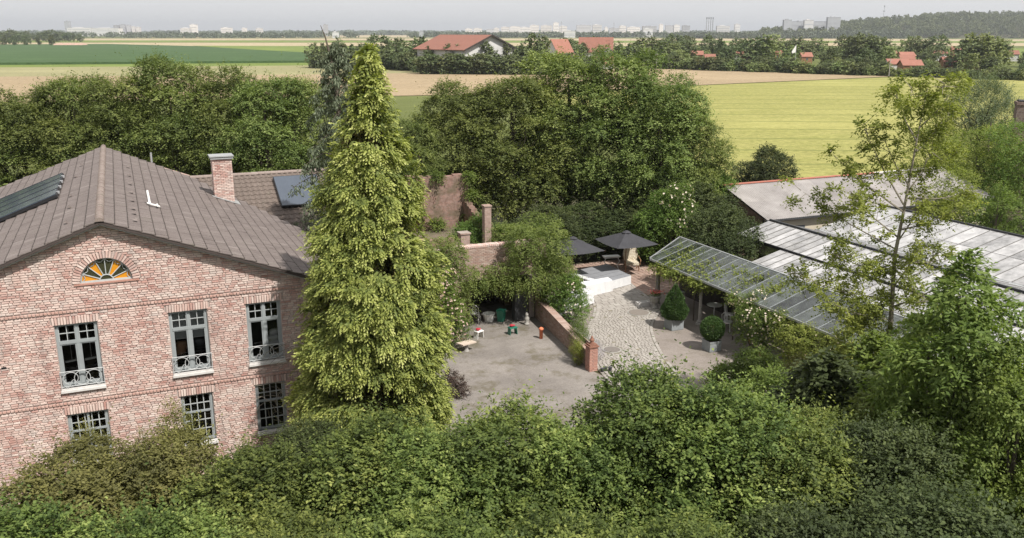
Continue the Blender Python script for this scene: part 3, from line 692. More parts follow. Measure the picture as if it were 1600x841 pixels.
for s in (1, -1):
    base = Matrix(((s*CA, 0, SA*1.0, 0), (0, 1, 0, 0), (-SA, 0, CA, 0), (0,0,0,1)))
    if s < 0: base = Matrix(((-CA, 0, -SA, 0), (0, -1, 0, 0), (-SA, 0, CA, 0), (0,0,0,1)))
    else: base = Matrix(((CA, 0, SA, 0), (0, 1, 0, 0), (-SA, 0, CA, 0), (0,0,0,1)))
    nc = int((ER if s > 0 else -EL)/CA/TC)
    for k in range(nc+1):
        d = k*TC; u = d*CA; off = 0 if s > 0 else TW; y = -.30-(.0 if k % 2 else .0)
        ymax = rear(u+.2) if s > 0 else 20+u*.18
        j = 0
        while y < ymax-.1:
            p = Vector((s*u, y+off, ZR-.04-TS*u+g.uniform(-.006,.006))); rz = g.gauss(0,.009)
            tiles.append((p, base, g.randrange(6), rz)); y += TW
tiles.sort(key=lambda t: (t[0]-CAM).length if t[0].x > -4.5 else 99)
trest = MB()
for i, (p, base, k, rz) in enumerate(tiles):
    mm = Matrix.Translation(p) @ base @ Matrix.Rotation(rz, 4, 'Z')
    if i < 300:
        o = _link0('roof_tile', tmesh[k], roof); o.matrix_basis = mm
    else:
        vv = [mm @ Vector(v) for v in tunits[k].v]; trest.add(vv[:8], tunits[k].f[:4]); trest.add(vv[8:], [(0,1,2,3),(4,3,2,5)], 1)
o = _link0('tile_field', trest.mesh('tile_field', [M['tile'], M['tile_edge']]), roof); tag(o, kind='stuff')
cb = MB(); n = 8
vs = []; 
for yy, rr in ((0,.135),(.40,.118)):
    vs += [(rr*math.cos(math.pi*i/n), yy, rr*.95*math.sin(math.pi*i/n)) for i in range(n+1)]
cb.add(vs, [(i, i+n+1, i+n+2, i+1) for i in range(n)]+[tuple(range(n+1))]); capm = cb.mesh('ridge_tile', M['ridge'])
y = -.34
while y < 19.9: _link0('ridge_tile', capm, roof, (g.uniform(-.006,.006), y, ZR-.045+g.uniform(-.005,.008)), (.02, 0, g.uniform(-.01,.01))); y += .35
# vent tiles
vb = MB().add([(0,-.11,.05),(.0,.11,.05),(-.10,0,.05),(.05,-.08,.11),(.05,.08,.11),(.06,0,.13),(.07,-.11,.05),(.07,.11,.05)], [(0,6,3),(0,3,5,2),(2,5,4,1),(1,4,7),(3,4,5),(6,7,4,3)]).mesh('vent_tile', M['tile'])
for yy in (1.1,2.4,3.3,5.0,6.9,9.1,11.5,14.2):
    o = _link0('vent_tile', vb, roof, (1.02, yy, ZR-TS*1.02-.0), (0, TA, 0))
for x_, yy in ((-1.05,1.6),(-1.05,4.5),(-1.1,7.1),(-1.1,12.2),(-.95,15.5)): _link0('vent_tile', vb, roof, (x_, yy, ZR-TS*abs(x_)), (0, -TA, math.pi))
# white aerial foot on the right slope
af = MB(); P = Vector((1.62, 5.2, ZR-TS*1.62+.02)); af.tube([P, P+Vector((-.05,.1,.55))], .045, 8); af.obox(P+Vector((.12,-.05,.02)), (.22,0,-.086), (0,.06,0), (0,0,.02))
af.obox(P+Vector((.25,-.1,.0)), (.03,0,0), (0,.2,0), (0,0,.02)); af.obj('aerial_mount', M['white'], house)
P = Vector((2.2, 19.2, ZR-TS*2.2)); MB().tube([P, P+Vector((0,0,.5))], .05, 8).obj('vent_pipe', M['alu'], house)
# solar collector on the left slope: four long panels on a frame
def on_left(u, y, h=0): return Vector((u-0*SA, y, ZR+TS*u+h))
sol = MB(); u0, u1, ya, yb = -6.6, -1.62, 8.3, 14.2
c = (on_left(u0,ya)+on_left(u1,yb))/2; ax = (on_left(u1,ya)-on_left(u0,ya))/2; nz = Vector((-SA,0,CA))
sol.obox(c+nz*.10, ax*1.008, (0,(yb-ya)/2+.04,0), nz*.06); so_ = sol.obj('solar_collector', M['black'], house)
for i in range(4):
    yy = ya+(yb-ya)*(i+.5)/4; b = MB(); cc = Vector((c.x, yy, c.z))+nz*.17
    b.obox(cc, ax*.995, (0,(yb-ya)/8-.035,0), nz*.02); o = _link0('collector_panel', b.mesh('collector_panel', M['solar']), so_)
    b = MB(); b.obox(cc+Vector((0,(yb-ya)/8-.015,0))+nz*.012, ax*.997, (0,.018,0), nz*.022); _link0('panel_trim', b.mesh('panel_trim', M['black']), so_)
b = MB()
for i in range(4): b.obox(on_left(u1+.03, ya+.7+i*1.45)+nz*.12, (.06,0,0), (0,.05,0), (0,0,.05))
_link0('mounting_clip', b.mesh('mounting_clip', M['alu']), so_)
# chimney
ch = MB(); CX0, CX1, CY0, CY1 = 4.62, 5.50, 13.0, 13.75
ch.box(CX0+.03, CX1-.03, CY0+.03, CY1-.03, 6.8, 9.30); co = ch.obj('chimney', M['mortar'], house)
cbm = MB(); z = 6.9; row = 0
while z < 9.26:
    for x, x1_, face in ((CX0, CX1, 'f'), (CX0, CX1, 'b'), (CY0, CY1, 'l'), (CY0, CY1, 'r')):
        q = x-(.11 if row % 2 else 0)
        while q < x1_-.02:
            a, c_ = max(q, x), min(q+.22, x1_); q += .22
            if c_-a < .03: continue
            vs, fs = brick_v(a+.005, c_-.005, z+.005, z+RH-.007, 0, g, .003)
            if face == 'f': vv = [(X, CY0+Y, Z) for X, Y, Z in vs]
            elif face == 'b': vv = [(CX0+CX1-X, CY1-Y, Z) for X, Y, Z in vs]
            elif face == 'l': vv = [(CX0+Y, CY0+CY1-X, Z) for X, Y, Z in vs]
            else: vv = [(CX1-Y, X, Z) for X, Y, Z in vs]
            cbm.add(vv, fs)
    z += RH; row += 1
o = _link0('chimney_brickwork', cbm.mesh('chimney_brickwork', M['brick']), co); tag(o, kind='stuff')
cm = MB().box(CX0-.07, CX1+.07, CY0-.07, CY1+.07, 9.30, 9.36).box(CX0+.08, CX1-.08, CY0+.08, CY1-.08, 9.362, 9.40).box(CX0-.10, CX1+.10, CY0-.10, CY1+.10, 9.40, 9.45)
_link0('chimney_cap', cm.mesh('chimney_cap', M['zinc']), co)
fl = MB(); fl.obox((5.07, 12.86, ZR-TS*5.07+.03), (.58,0,-.58*TS), (0,.14,0), (0,0,.015)); fl.obox((5.62, 13.2, ZR-TS*5.62+.03), (.1,0,-.04), (0,.45,0), (0,0,.015)); _link0('flashing', fl.mesh('flashing', M['zinc']), co)

# ------------------------------------------------------------------ rear wing with pantiles
wing = wthing('rear_wing', 'rear wing of the house with dark pantile roof behind the brick chimney', 'house wing', (10, 18, 0))
WZ, WY, WS = 7.78, 18.0, .5; wa = math.atan(WS)
wb = MB().box(7.3, 13.0, 11.5, 24.6, 0, 4.25).box(3.5, 7.298, 19.9, 24.6, 0, 4.25)
wb.add([(13.0-.01,11.5,4.25),(13.0-.01,24.5,4.25),(13.0-.01,18,7.55),(12.7,11.5,4.25),(12.7,24.5,4.25),(12.7,18,7.55)], [(0,1,2),(3,5,4),(0,2,5,3),(1,4,5,2)])
wb.obj('wall', M['brick_tex'], wing)
rd = MB(); slab(rd, [(3.2,WY,WZ-.07),(3.2,25.2,WZ-.07-WS*7.2),(13.3,25.2,WZ-.07-WS*7.2),(13.3,WY,WZ-.07)][::-1], .08)
slab(rd, [(4.0,WY-.002,WZ-.07),(13.3,WY-.002,WZ-.07),(13.3,10.8,WZ-.07-WS*7.2),(7.75,10.8,WZ-.07-WS*7.2)][::-1], .08)
wr = rd.obj('roof', M['deck'], wing)
def pant(seed):
    g = random.Random(seed); b = MB(); w = .285; l = .41; n = 6; vs = []
    prof = [(0,.0),(.04,-.012),(.11,-.015),(.17,.010),(.225,.036),(.27,.028),(.29,.0)]
    for (t, zz) in ((0,0),(l,.03)):
        vs += [(x+g.uniform(-.002,.002), -t, z+zz) for x, z in prof]
    vs += [(x, -l, z+.012) for x, z in prof]
    k = len(prof); b.add(vs, [(i, i+k, i+k+1, i+1) for i in range(k-1)]+[(i+k, i+2*k, i+2*k+1, i+k+1) for i in range(k-1)]); return b
pu = [pant(k) for k in range(3)]; pm = [u.mesh('pantile', M['pantile']) for u in pu]; pl_ = []
cw, sw_ = math.cos(wa), math.sin(wa); base = Matrix(((1,0,0,0),(0,cw,sw_*-1,0),(0,sw_,cw,0),(0,0,0,1)))
base = Matrix.Rotation(wa, 4, 'X')
for k in range(22):
    d = k*.365; yy = WY-d*cw; zz = WZ-d*sw_-.02
    x = 3.9
    while x < 13.2:
        edge = 4.0+max(0, (17.9-yy))/1.83
        if x > edge-1.3 and not (x < 7.3 and yy < 11.4): pl_.append((Vector((x, yy, zz)), g.randrange(3)))
        x += .275
pl_.sort(key=lambda t: (t[0]-Vector((6.5,15,0))).length)
pr = MB()
for i, (p, k) in enumerate(pl_):
    mm = Matrix.Translation(p) @ base
    if i < 300: o = _link0('pantile', pm[k], wr); o.matrix_basis = mm
    else: pr.add([mm @ Vector(v) for v in pu[k].v], pu[k].f)
tag(_link0('pantile_field', pr.mesh('pantile_field', M['pantile']), wr), kind='stuff')
x = 3.9
capm2 = MB(); vs = []
for xx, rr in ((0,.13),(.38,.12)): vs += [(xx, rr*math.cos(math.pi*i/n), rr*math.sin(math.pi*i/n)) for i in range(n+1)]
capm2.add(vs, [(i, i+1, i+n+2, i+n+1) for i in range(n)]+[tuple(range(n,-1,-1))]); capm2 = capm2.mesh('ridge_tile', M['ridge'])
while x < 13.2: _link0('ridge_tile', capm2, wr, (x, WY, WZ-.03+g.uniform(-.005,.005))); x += .34
wc = MB(); nz = Vector((0,-sw_,cw)); dz = Vector((0,-cw,-sw_)); c = Vector((9.1, WY, WZ))+dz*1.95+nz*.16
wc.obox(c, (1.15,0,0), dz*1.30, nz*.05); wso = wc.obj('solar_collector', M['black'], wing)
b = MB(); b.obox(c+nz*.052, (1.11,0,0), dz*1.26, nz*.01); _link0('collector_glass', b.mesh('collector_glass', M['solar2']), wso)
b = MB().tube([c+dz*1.32, c+dz*1.32-nz*.2], .03, 5); _link0('mounting_clip', b.mesh('mounting_clip', M['alu']), wso)

# ================================================================== yard: paths, walls, ruin
M['asphalt'] = None
def asphalt(name, a, b_, moss):
    m, t, b = mat(name, rough=.92, spec=.15)
    c = ramp(t, noise(t, .45, 7, .62), [(.35,a),(.65,b_)])
    c = mixc(t, .3, c, ramp(t, noise(t, 14, 4, .75), [(.35,tuple(x*.6 for x in a)),(.65,tuple(x*1.2 for x in b_))]))
    k = ramp(t, noise(t, .8, 6, .7, N(t,'ShaderNodeNewGeometry').outputs['Position'], 1), [(.50,(0,0,0)),(.60,(1,1,1))])
    c = mixc(t, math_(t, 'MULTIPLY', k, moss), c, (.11,.095,.06))
    t.links.new(c, b.inputs['Base Color']); bump(t, b, noise(t, 25, 4), .3, .01); return m
M['asphalt'] = asphalt('worn_pale_asphalt', (.160,.143,.130), (.265,.240,.218), .7)
M['tan_tarmac'] = asphalt('smooth_tan_tarmac', (.21,.182,.162), (.265,.232,.208), .3)
M['cobble'] = brick_geo_mat('granite_cobble', [(0,(.23,.222,.20)),(.35,(.30,.292,.265)),(.7,(.195,.187,.17)),(1,(.37,.36,.33))])
M['joint'] = plain('mossy_joint_sand', (.14,.13,.08), (.20,.175,.13), 4, .95)
M['redpave'] = None
sheet('courtyard', [(8.5,-2.5),(21.2,-3.0),(19.6,3.0),(19.55,3.3),(20.6,12.2),(21.0,15.2),(11.8,16.0),(8.9,9)], .030, M['asphalt'])
sheet('terrace_paving', [(21.0,-6),(34.5,-6),(34.5,21),(22.0,21),(21.0,12)], .024, M['tan_tarmac'])
# cobbled path between two curved kerbs
LB = [(18.8,-4.0),(19.3,-.5),(19.75,3.0),(20.7,5.8),(21.6,8.0),(23.2,10.2),(24.4,12.2),(25.2,14.6),(25.6,16)]
RBd = [(21.9,-4.0),(22.5,-.5),(23.3,2.65),(24.0,4.6),(24.7,6.2),(25.6,7.8),(27.0,9.4),(27.7,10.2),(28.2,12.5),(28.6,14.6),(29,16)]
def smooth(pts, k=10):
    out = []; P = [pts[0]]+pts+[pts[-1]]
    for i in range(1, len(P)-2):
        p0, p1, p2, p3 = [Vector(P[j]) for j in (i-1, i, i+1, i+2)]
        for q in range(k):
            t = q/k; out.append(.5*((2*p1)+(p2-p0)*t+(2*p0-5*p1+4*p2-p3)*t*t+(3*p1-p0-3*p2+p3)*t**3))
    out.append(Vector(P[-2])); return out
lb, rb = smooth(LB), smooth(RBd)
def atv(line, v):
    for a, b in zip(line[:-1], line[1:]):
        if (a.y-v)*(b.y-v) <= 0 and a.y != b.y: return a.x+(b.x-a.x)*(v-a.y)/(b.y-a.y)
    return line[-1].x
sheet('path_bed', [tuple(p) for p in lb]+[tuple(p) for p in reversed(rb)], .036, M['joint'])
stones = MB(); v = -4.0; row = 0; MAN = [(26.05,10.0,.56), (21.74,5.39,.40), (21.3,2.3,.42), (20.6,.2,.40)]
def stone(b, x0, x1, y0, y1, z, g, rot=0, top=.075):
    j = lambda: g.uniform(-.008,.008); e = .014; h = z+g.uniform(-.006,.006)
    vs = [(x0+j(),y0+j(),.03),(x1+j(),y0+j(),.03),(x1+j(),y1+j(),.03),(x0+j(),y1+j(),.03),(x0+e,y0+e,h),(x1-e,y0+e,h+j()*.4),(x1-e,y1-e,h),(x0+e,y1-e,h+j()*.4)]
    b.add(vs, [(4,5,6,7),(0,1,5,4),(1,2,6,5),(2,3,7,6),(3,0,4,7)])
while v < 16:
    a, c = atv(lb, v)+.26, atv(rb, v)-.26; h = g.uniform(.135,.165) if v < 11 else .30; x = a+g.uniform(-.05,.05)
    while x < c-.08:
        w = g.uniform(.15,.24) if v < 11 else g.uniform(.35,.5); cx_, cy_ = x+w/2, v+h/2
        if not any((cx_-m0)**2+(cy_-m1)**2 < (mr+.10)**2 for m0, m1, mr in MAN) and g.random() > .012:
            k = .04*math.sin(cx_*1.7) if v < 11 else 0; stone(stones, x+.008, min(x+w, c)-.008, v+.008+k, v+h-.008+k, .062, g)
        x += w
    v += h; row += 1
tag(stones.obj('cobblestones', M['cobble']), 'grey granite cobblestones filling the curved path through the yard', kind='stuff')
kerb = wthing('path_kerb', 'single row of longer stones edging the curved cobbled path', 'kerb', (24, 6, 0))
kbu = []
for k in range(5):
    b = MB(); stone(b, -.16, .16, -.085, .085, .068, g); kbu.append(b.mesh('kerb_stone', M['cobble']))
for line, s in ((lb, 1), (rb, -1)):
    acc = 0; prev = line[0]
    for p in line[1:]:
        seg = (p-prev).length; t = 0
        while acc+seg-t >= .345:
            t += .345-acc; acc = 0; q = prev.lerp(p, min(1, t/seg)); d = (p-prev).normalized(); n_ = Vector((d.y, -d.x))*s
            for row_ in range(2):
                if g.random() < .02 or (row_ and g.random() < .03): continue
                o = link('kerb_stone', kbu[g.randrange(5)], kerb, (q.x+n_.x*(.09+row_*.18), q.y+n_.y*(.09+row_*.18), g.uniform(-.004,.004)), (0,0, math.atan2(d.y,d.x)))
        acc += seg-t; prev = p
for i, ((x, y, r), lab) in enumerate(zip(MAN, ('largest round manhole cover at the far bend of the cobbled path', 'small rusty manhole cover in the middle of the cobbled path', 'pale manhole cover half behind front leaves on the cobbled path', 'manhole cover at the near end of the path behind front trees'))):
    t = wthing('manhole_cover', lab, 'manhole cover', (x, y, .03))
    MB().lathe((x,y,.03), [(r+.07,0),(r+.07,.035),(r,.035),(r,.0)], 28).obj('ring', M['stone'], t)
    MB().lathe((x,y,.03), [(r-.01,0),(r-.01,.045),(r-.06,.05)], 28).obj('cover', plain('cast_iron_cover', (.17,.15,.13), (.22,.19,.165), 12, .7) if i == 0 else M['stone2'] if 'stone2' in M else plain('worn_cover', (.20,.18,.16), (.15,.13,.12), 12, .7), t)
# brick paving of the seating corner, bricks laid flat in light bands
bp = MB(); M['pavebrick'] = brick_geo_mat('red_brown_paving', [(0,(.25,.15,.11)),(.4,(.31,.20,.15)),(.75,(.22,.14,.11)),(1,(.38,.28,.22))])
sheet('seating_corner_bed', [(25.7,12.6),(34.4,12.6),(34.4,20.9),(22.2,20.9),(22.2,15.5),(25.7,15.5)], .040, M['joint'])
for i in range(36):
    for j in range(26):
        x, y = 22.3+i*.335, 12.7+j*.31
        if x < 25.8 and y < 15.6: continue
        if x > atv(rb, min(15.9, y))-.2 or y > 15.6: stone(bp, x+.006, x+.326, y+.006, y+.30, .066, g)
tag(bp.obj('paving_bricks', M['pavebrick']), 'red brown paving slabs under the chairs and parasols', kind='stuff')
# low garden wall with end pillar
def brick_run(P0, P1, h0, h1, th, m, name, parent, g, core=True, cap=True):
    P0, P1 = Vector(P0), Vector(P1); L_ = (P1-P0).length; d = (P1-P0)/L_; n_ = Vector((d.y,-d.x,0)); mm = Matrix(((d.x,n_.x,0,P0.x),(d.y,n_.y,0,P0.y),(0,0,1,0),(0,0,0,1)))
    b = MB(); row = 0; z = .03
    while z < max(h0,h1):
        x = -(.11 if row % 2 else 0)
        while x < L_-.03:
            a, c = max(x,0), min(x+.225, L_); x += .225
            if c-a < .03 or z+RH > h0+(h1-h0)*(a/L_)+.02: continue
            vs, fs = brick_v(a+.005, c-.005, z+.005, z+RH-.007, 0, g, .004)
            for side in (0, 1):
                vv = [mm @ (Vector((X, th/2-Y, Z)) if side == 0 else Vector((L_-X, Y-th/2, Z))) for X, Y, Z in vs]; b.add(vv, fs)
        z += RH; row += 1
    cb_ = MB(); t = th/2-.02
    cb_.add([mm @ Vector(v) for v in ((0,-t,0),(L_,-t,0),(L_,t,0),(0,t,0),(0,-t,h0-.01),(L_,-t,h1-.01),(L_,t,h1-.01),(0,t,h0-.01))], [(0,3,2,1),(4,5,6,7),(0,1,5,4),(1,2,6,5),(2,3,7,6),(3,0,4,7)])
    cb_.obj('core', M['mortar'], parent); tag(b.obj('brickwork', m, parent), kind='stuff')
gw = wthing('garden_wall', 'low brick garden wall running from the ivy arch to the red pillar', 'wall', (20.1, 8, 0))
brick_run((20.75,12.4,0), (19.66,3.75,0), 1.15, .80, .30, M['brick_dark'], 'w', gw, g)
d = (Vector((19.66,3.75,0))-Vector((20.75,12.4,0))); L_ = d.length; d.normalize(); cn = []
for k in range(3): b = MB(); b.box(-.055,.055,-.2,.2,0,.07); cn.append(b.mesh('coping_brick', M['brick_dark']))
for i in range(int(L_/.12)):
    p = Vector((20.75,12.4,0))+d*(.06+i*.12); link('coping_brick', cn[i % 3], gw, (p.x, p.y, 1.15-.35*(i*.12/L_)+g.uniform(-.004,.004)), (0,0,math.atan2(d.y,d.x)+g.uniform(-.03,.03)))
gp = wthing('brick_pillar', 'short red brick pillar with terracotta finial at the end of the low wall', 'pillar', (19.55, 3.5, 0))
b = MB()
for k in range(15):
    z = .03+k*RH; s = .21
    for q in range(4):
        for a, c in ((-s, 0), (0, s)) if k % 2 else ((-s, -.07), (-.07, s)):
            vs, fs = brick_v(a+.005, c-.005, z+.005, z+RH-.007, 0, g, .003); rm = Matrix.Rotation(q*math.pi/2, 4, 'Z')
            b.add([Vector((19.55,3.45,0))+(rm @ Vector((X, Y-s, Z))) for X, Y, Z in vs], fs)
tag(b.obj('brickwork', M['brick_red'], gp), kind='stuff')
MB().box(19.36,19.74,3.26,3.64,0,1.17).obj('core', M['mortar'], gp)
MB().box(19.30,19.80,3.20,3.70,1.18,1.24).box(19.36,19.74,3.26,3.64,1.242,1.31).obj('pillar_cap', M['capbrick'], gp)
MB().lathe((19.55,3.45,1.31), [(.12,0),(.13,.04),(.07,.07),(.10,.12),(.12,.18),(.08,.24),(.04,.28),(.06,.32),(.01,.37)], 12).obj('finial', M['capbrick'], gp, True)
# ruined brick building
ruin = wthing('brick_ruin', 'roofless dark brick ruin with broken walls behind the ivy covered archway', 'ruin', (17, 16, 0))
b = MB()
def jag(b, p0, p1, th, h0, h1, steps, g, amp=.12):
    p0, p1 = Vector((*p0,0)), Vector((*p1,0)); d = (p1-p0)/steps; n_ = Vector((-d.y,d.x,0)).normalized()*th/2
    for i in range(steps):
        a = p0+d*i; c = p0+d*(i+1); h = h0+(h1-h0)*(i+.5)/steps+g.uniform(-amp,amp); h = round(h/RH)*RH
        b.add([a-n_, c-n_, c+n_, a+n_, *[q+Vector((0,0,h)) for q in (a-n_, c-n_, c+n_, a+n_)]], [(0,3,2,1),(4,5,6,7),(0,1,5,4),(1,2,6,5),(2,3,7,6),(3,0,4,7)])
jag(b, (13,21), (16.95,21), .4, 6.5, 6.65, 12, g, .06); b.box(16.952,17.30,20.8,21.2,0,5.0).box(16.952,17.30,20.8,21.2,5.95,6.6); jag(b, (17.302,21), (20.2,21), .4, 6.55, 6.5, 9, g, .05)
b.obj('rear_wall', M['ruin_tex'], ruin)
b = MB(); jag(b, (20.0,20.79), (20.0,14.2), .38, 4.9, 3.75, 18, g); b.obj('side_wall', M['ruin_tex'], ruin)
b = MB(); jag(b, (13.0,15.6), (17.3,15.6), .38, 4.1, 3.9, 11, g); b.box(13,13.35,12,20.7,0,4.0); b.obj('inner_wall', M['ruin_tex'], ruin)
b = MB(); b.box(19.28,19.68,15.8,16.2,0,5.45).box(19.24,19.72,15.76,16.24,5.452,5.52); b.obj('pier', brick_tex('pier_brick', (.36,.24,.20), (.26,.15,.12), (.30,.26,.23)), ruin)
b = MB(); b.box(16.85,17.35,13.1,13.6,0,4.62).box(16.8,17.4,13.05,13.65,4.622,4.70); b.obj('pier', bpy.data.materials['pier_brick'], ruin)
MB().box(13.4,19.8,12.2,20.7,3.05,3.25).obj('floor_slab', plain('rubble_floor', (.17,.13,.10), (.11,.10,.06), 1.5, .95, bmp=.4), ruin)
b = MB(); b.box(18.2,18.75,12.9,13.8,3.252,3.34).box(17.9,18.5,14.3,14.9,3.252,3.32).obj('stone_slab', M['sill'], ruin)
fr_ = wthing('archway_front', 'brick front wall of the cart entrance, its pale coping bricks showing above the ivy', 'wall', (18, 11.8, 0))
brick_run((13.8,11.9,0), (16.3,11.9,0), 4.15, 4.2, .36, M['brick_dark'], 'a', fr_, g)
MB().box(16.302,20.2,11.72,12.08,2.45,4.18).box(20.202,21.2,11.72,12.08,0,4.1).obj('lintel_wall', M['mortar'], fr_)
bq = MB(); z = 2.5; row = 0
while z < 4.12:
    x = 16.3-(.11 if row % 2 else 0)
    while x < 21.15:
        a, c = max(x,16.3), min(x+.225,21.18); x += .225
        vs, fs = brick_v(a+.005, c-.005, z+.005, z+RH-.007, 11.70, g, .005, 11.73); bq.add(vs, fs)
    z += RH; row += 1
tag(bq.obj('brickwork', M['brick_dark'], fr_), kind='stuff')
cpm = []
for k in range(3): b = MB(); vs, fs = brick_v(-.05,.05,0,.11,-.22,g,.006,.22); b.add(vs, fs); cpm.append(b.mesh('coping_brick', M['brick']))
for i in range(68): link('coping_brick', cpm[i%3], fr_, (13.85+i*.108, 11.9, 4.19+g.uniform(-.01,.01)))
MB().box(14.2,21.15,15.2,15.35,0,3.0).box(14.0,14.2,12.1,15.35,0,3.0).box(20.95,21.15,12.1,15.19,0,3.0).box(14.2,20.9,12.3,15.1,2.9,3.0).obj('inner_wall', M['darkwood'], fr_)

# ------------------------------------------------------------------ things in the courtyard
def box_thing(name, label, cat, c, s, m, extra=None):
    t = wthing(name, label, cat, (c[0], c[1], 0)); return t
t = wthing('plastic_bin', 'green plastic bin standing in the dark archway', 'bin', (18.55,11.7,0)); MB().lathe((18.55,11.7,.03), [(.22,0),(.27,.55),(.29,.56),(.29,.60)], 4).obj('body', M['green'], t); MB().lathe((18.55,11.7,.631), [(.30,0),(.28,.05),(.1,.07)], 4).obj('lid', M['green'], t)
t = wthing('white_tub', 'white plastic tub beside the green bin in the archway', 'tub', (17.95,12.0,0)); MB().lathe((17.95,12.0,.03), [(.24,0),(.32,.38),(.35,.40),(.35,.43),(.31,.43),(.22,.06)], 14).obj('body', M['white'], t); MB().tube([(17.6,12,.42),(17.65,12,.5),(17.75,12,.52)], .015).obj('handle', M['white'], t)
def garden_chair(label, x, y, rz, m, group=None, name='garden_chair'):
    t = thing(name, label, 'chair', (x,y,.06), rz, group)
    b = MB().box(-.22,.22,-.22,.22,.43,.455)
    for i in range(5): b.box(-.22+i*.095,-.16+i*.095,-.23,.23,.456,.468)
    b.obj('seat', m, t)
    for sx in (-1,1):
        for sy in (-1,1): MB().tube([(sx*.2,sy*.2,.43),(sx*.25,sy*.25,0)], .016).obj('leg', m, t)
    k = MB().tube([(-.21,.2,.45),(-.23,.28,.85),(-.12,.31,.98),(0,.32,1.02),(.12,.31,.98),(.23,.28,.85),(.21,.2,.45)], .016)
    for i in (-1,0,1): k.tube([(i*.10,.21,.45),(i*.07,.31,.98)], .010)
    k.tube([(.12*math.cos(a*.524), .285+.01*math.sin(a*.524), .75+.12*math.sin(a*.524)) for a in range(13)], .010)
    k.obj('backrest', m, t); return t
garden_chair('white garden chair in the archway, left of the white tub', 17.2, 12.1, 2.6, M['white'])
t = wthing('cabinet', 'tall dark grey cabinet at the right side of the archway', 'cabinet', (19.5,11.5,0)); MB().box(19.15,19.85,11.25,11.66,.09,1.85).obj('body', M['darkgrey'], t)
MB().box(19.17,19.49,11.23,11.248,.12,1.8).obj('door', M['darkgrey'], t); MB().box(19.51,19.83,11.23,11.248,.12,1.8).obj('door', M['darkgrey'], t); MB().box(19.2,19.8,11.3,11.6,.03,.09).obj('plinth', M['black'], t)
def toy_stool(label, x, y, m, m2, rz=0):
    t = thing('step_stool', label, 'stool', (x,y,.03), rz); MB().box(-.22,.22,-.15,.15,.34,.38).box(-.2,.2,-.13,.13,.381,.395).obj('seat', m, t)
    for sx in (-1,1):
        b = MB(); b.obox((sx*.19,0,.17), (.012,0,0), (0,.15,0), (sx*-.02,0,.17)); b.obj('leg', m, t)
    b = MB().lathe((-.05,0,.396), [(.05,0),(.10,.05),(.12,.10),(.04,.14)], 8).lathe((.10,.03,.396), [(.04,0),(.07,.05),(.03,.10)], 8); b.obj('flower_pot_top', m2, t); return t
toy_stool('small white stool with red flowers on it at the left of the yard', 16.45, 9.65, M['white'], M['red'], .4)
toy_stool('green stool with red flowers on it in front of the archway', 18.25, 9.5, M['green'], M['red'], .1)
t = wthing('bollard', 'orange clay pipe standing upright beside the low wall', 'bollard', (19.3,8.3,0)); MB().lathe((19.3,8.3,.03), [(.09,0),(.09,.45),(.12,.46),(.12,.55),(.09,.56),(.05,.60)], 12).obj('body', M['orange'], t, True)
t = wthing('garden_figure', 'small grey garden figure behind the orange pipe at the low wall', 'statue', (19.55,10.6,0)); MB().lathe((19.55,10.6,.03), [(.14,0),(.14,.08),(.09,.10),(.12,.25),(.14,.38),(.07,.48),(.09,.55),(.08,.63),(.02,.68)], 10).obj('body', M['stone'], t, True)
t = wthing('stone_bench', 'small cream stone slab table beside the golden cypress', 'table', (15.2,8.1,0)); MB().obox((15.2,8.1,.45), (.38,.1,0), (-.1,.22,0), (0,0,.03)).obj('top', plain('cream_stone', (.55,.46,.38), (.48,.40,.33), 6), t)
MB().lathe((15.2,8.1,.03), [(.14,0),(.09,.12),(.09,.3),(.13,.385)], 8).obj('foot', M['stone'], t)
t = wthing('black_cat', 'small dark pots of flowers at the foot of the red pillar', 'flower pots', (19.95,2.95,0)); t.name = 'flower_pots'; WORLD['flower_pots'] = Vector((19.95,2.95,0))
for k in range(3): MB().lathe((19.85+.2*k,2.95+.08*(k%2),.06), [(.06,0),(.10,.16),(.11,.18)], 8).obj('pot', M['darkgrey'], t)

# ------------------------------------------------------------------ pergola with glass roof
perg = wthing('glass_pergola', 'long lean-to pergola with grey glass roof on weathered posts', 'pergola', (28.8, 4, 0))
PL, PH, LX, HX = 2.62, 3.42, 27.62, 30.15; V0, V1 = -5.2, 11.5
sx = (PH-PL)/(HX-LX)
NP = 22; pw = (V1+.9-V0)/NP
for i in range(NP):
    a = V0+i*pw; e = .02
    sh = .9 if False else 0
    def E_(x): return (x-LX)/(HX-LX)*.9          # the far end of the roof is cut at a slant
    vs = []
    for (x, y) in ((LX,a+e),(HX,a+e),(HX,a+pw-e),(LX,a+pw-e)):
        yy = min(y, V1+E_(x)); vs.append((x, yy, PL+(x-LX)*sx+.03))
    if vs[3][1]-vs[0][1] < .05 and vs[2][1]-vs[1][1] < .05: continue
    pb = MB().add(vs, [(0,1,2,3)]); pb.obj('roof_pane', M['pergola_glass'], perg)
    MB().obox(((LX+HX)/2, a, (PL+PH)/2+.03), ((HX-LX)/2,0,(PH-PL)/2), (0,.013,0), (0,0,.022)).obj('glazing_bar', M['planter'], perg)
MB().box(LX-.05,LX+.03,V0,V1,PL-.09,PL+.02).obj('gutter', M['zinc'], perg)
MB().box(HX-.03,HX+.05,V0,V1+.9,PH-.06,PH+.06).obj('ridge_beam', M['alu'], perg)
MB().obox(((LX+HX)/2,V1+.47,(PL+PH)/2+.02), ((HX-LX)/2,.45,(PH-PL)/2), (0,.03,0), (0,0,.04)).obj('end_bar', M['alu'], perg)
b = MB()
for i in range(8): y = V0+.3+i*2.3; b.obox(((LX+HX)/2,y,(PL+PH)/2-.09), ((HX-LX)/2-.05,0,(PH-PL)/2), (0,.04,0), (0,0,.06))
b.obj('rafters', M['greywood'], perg)
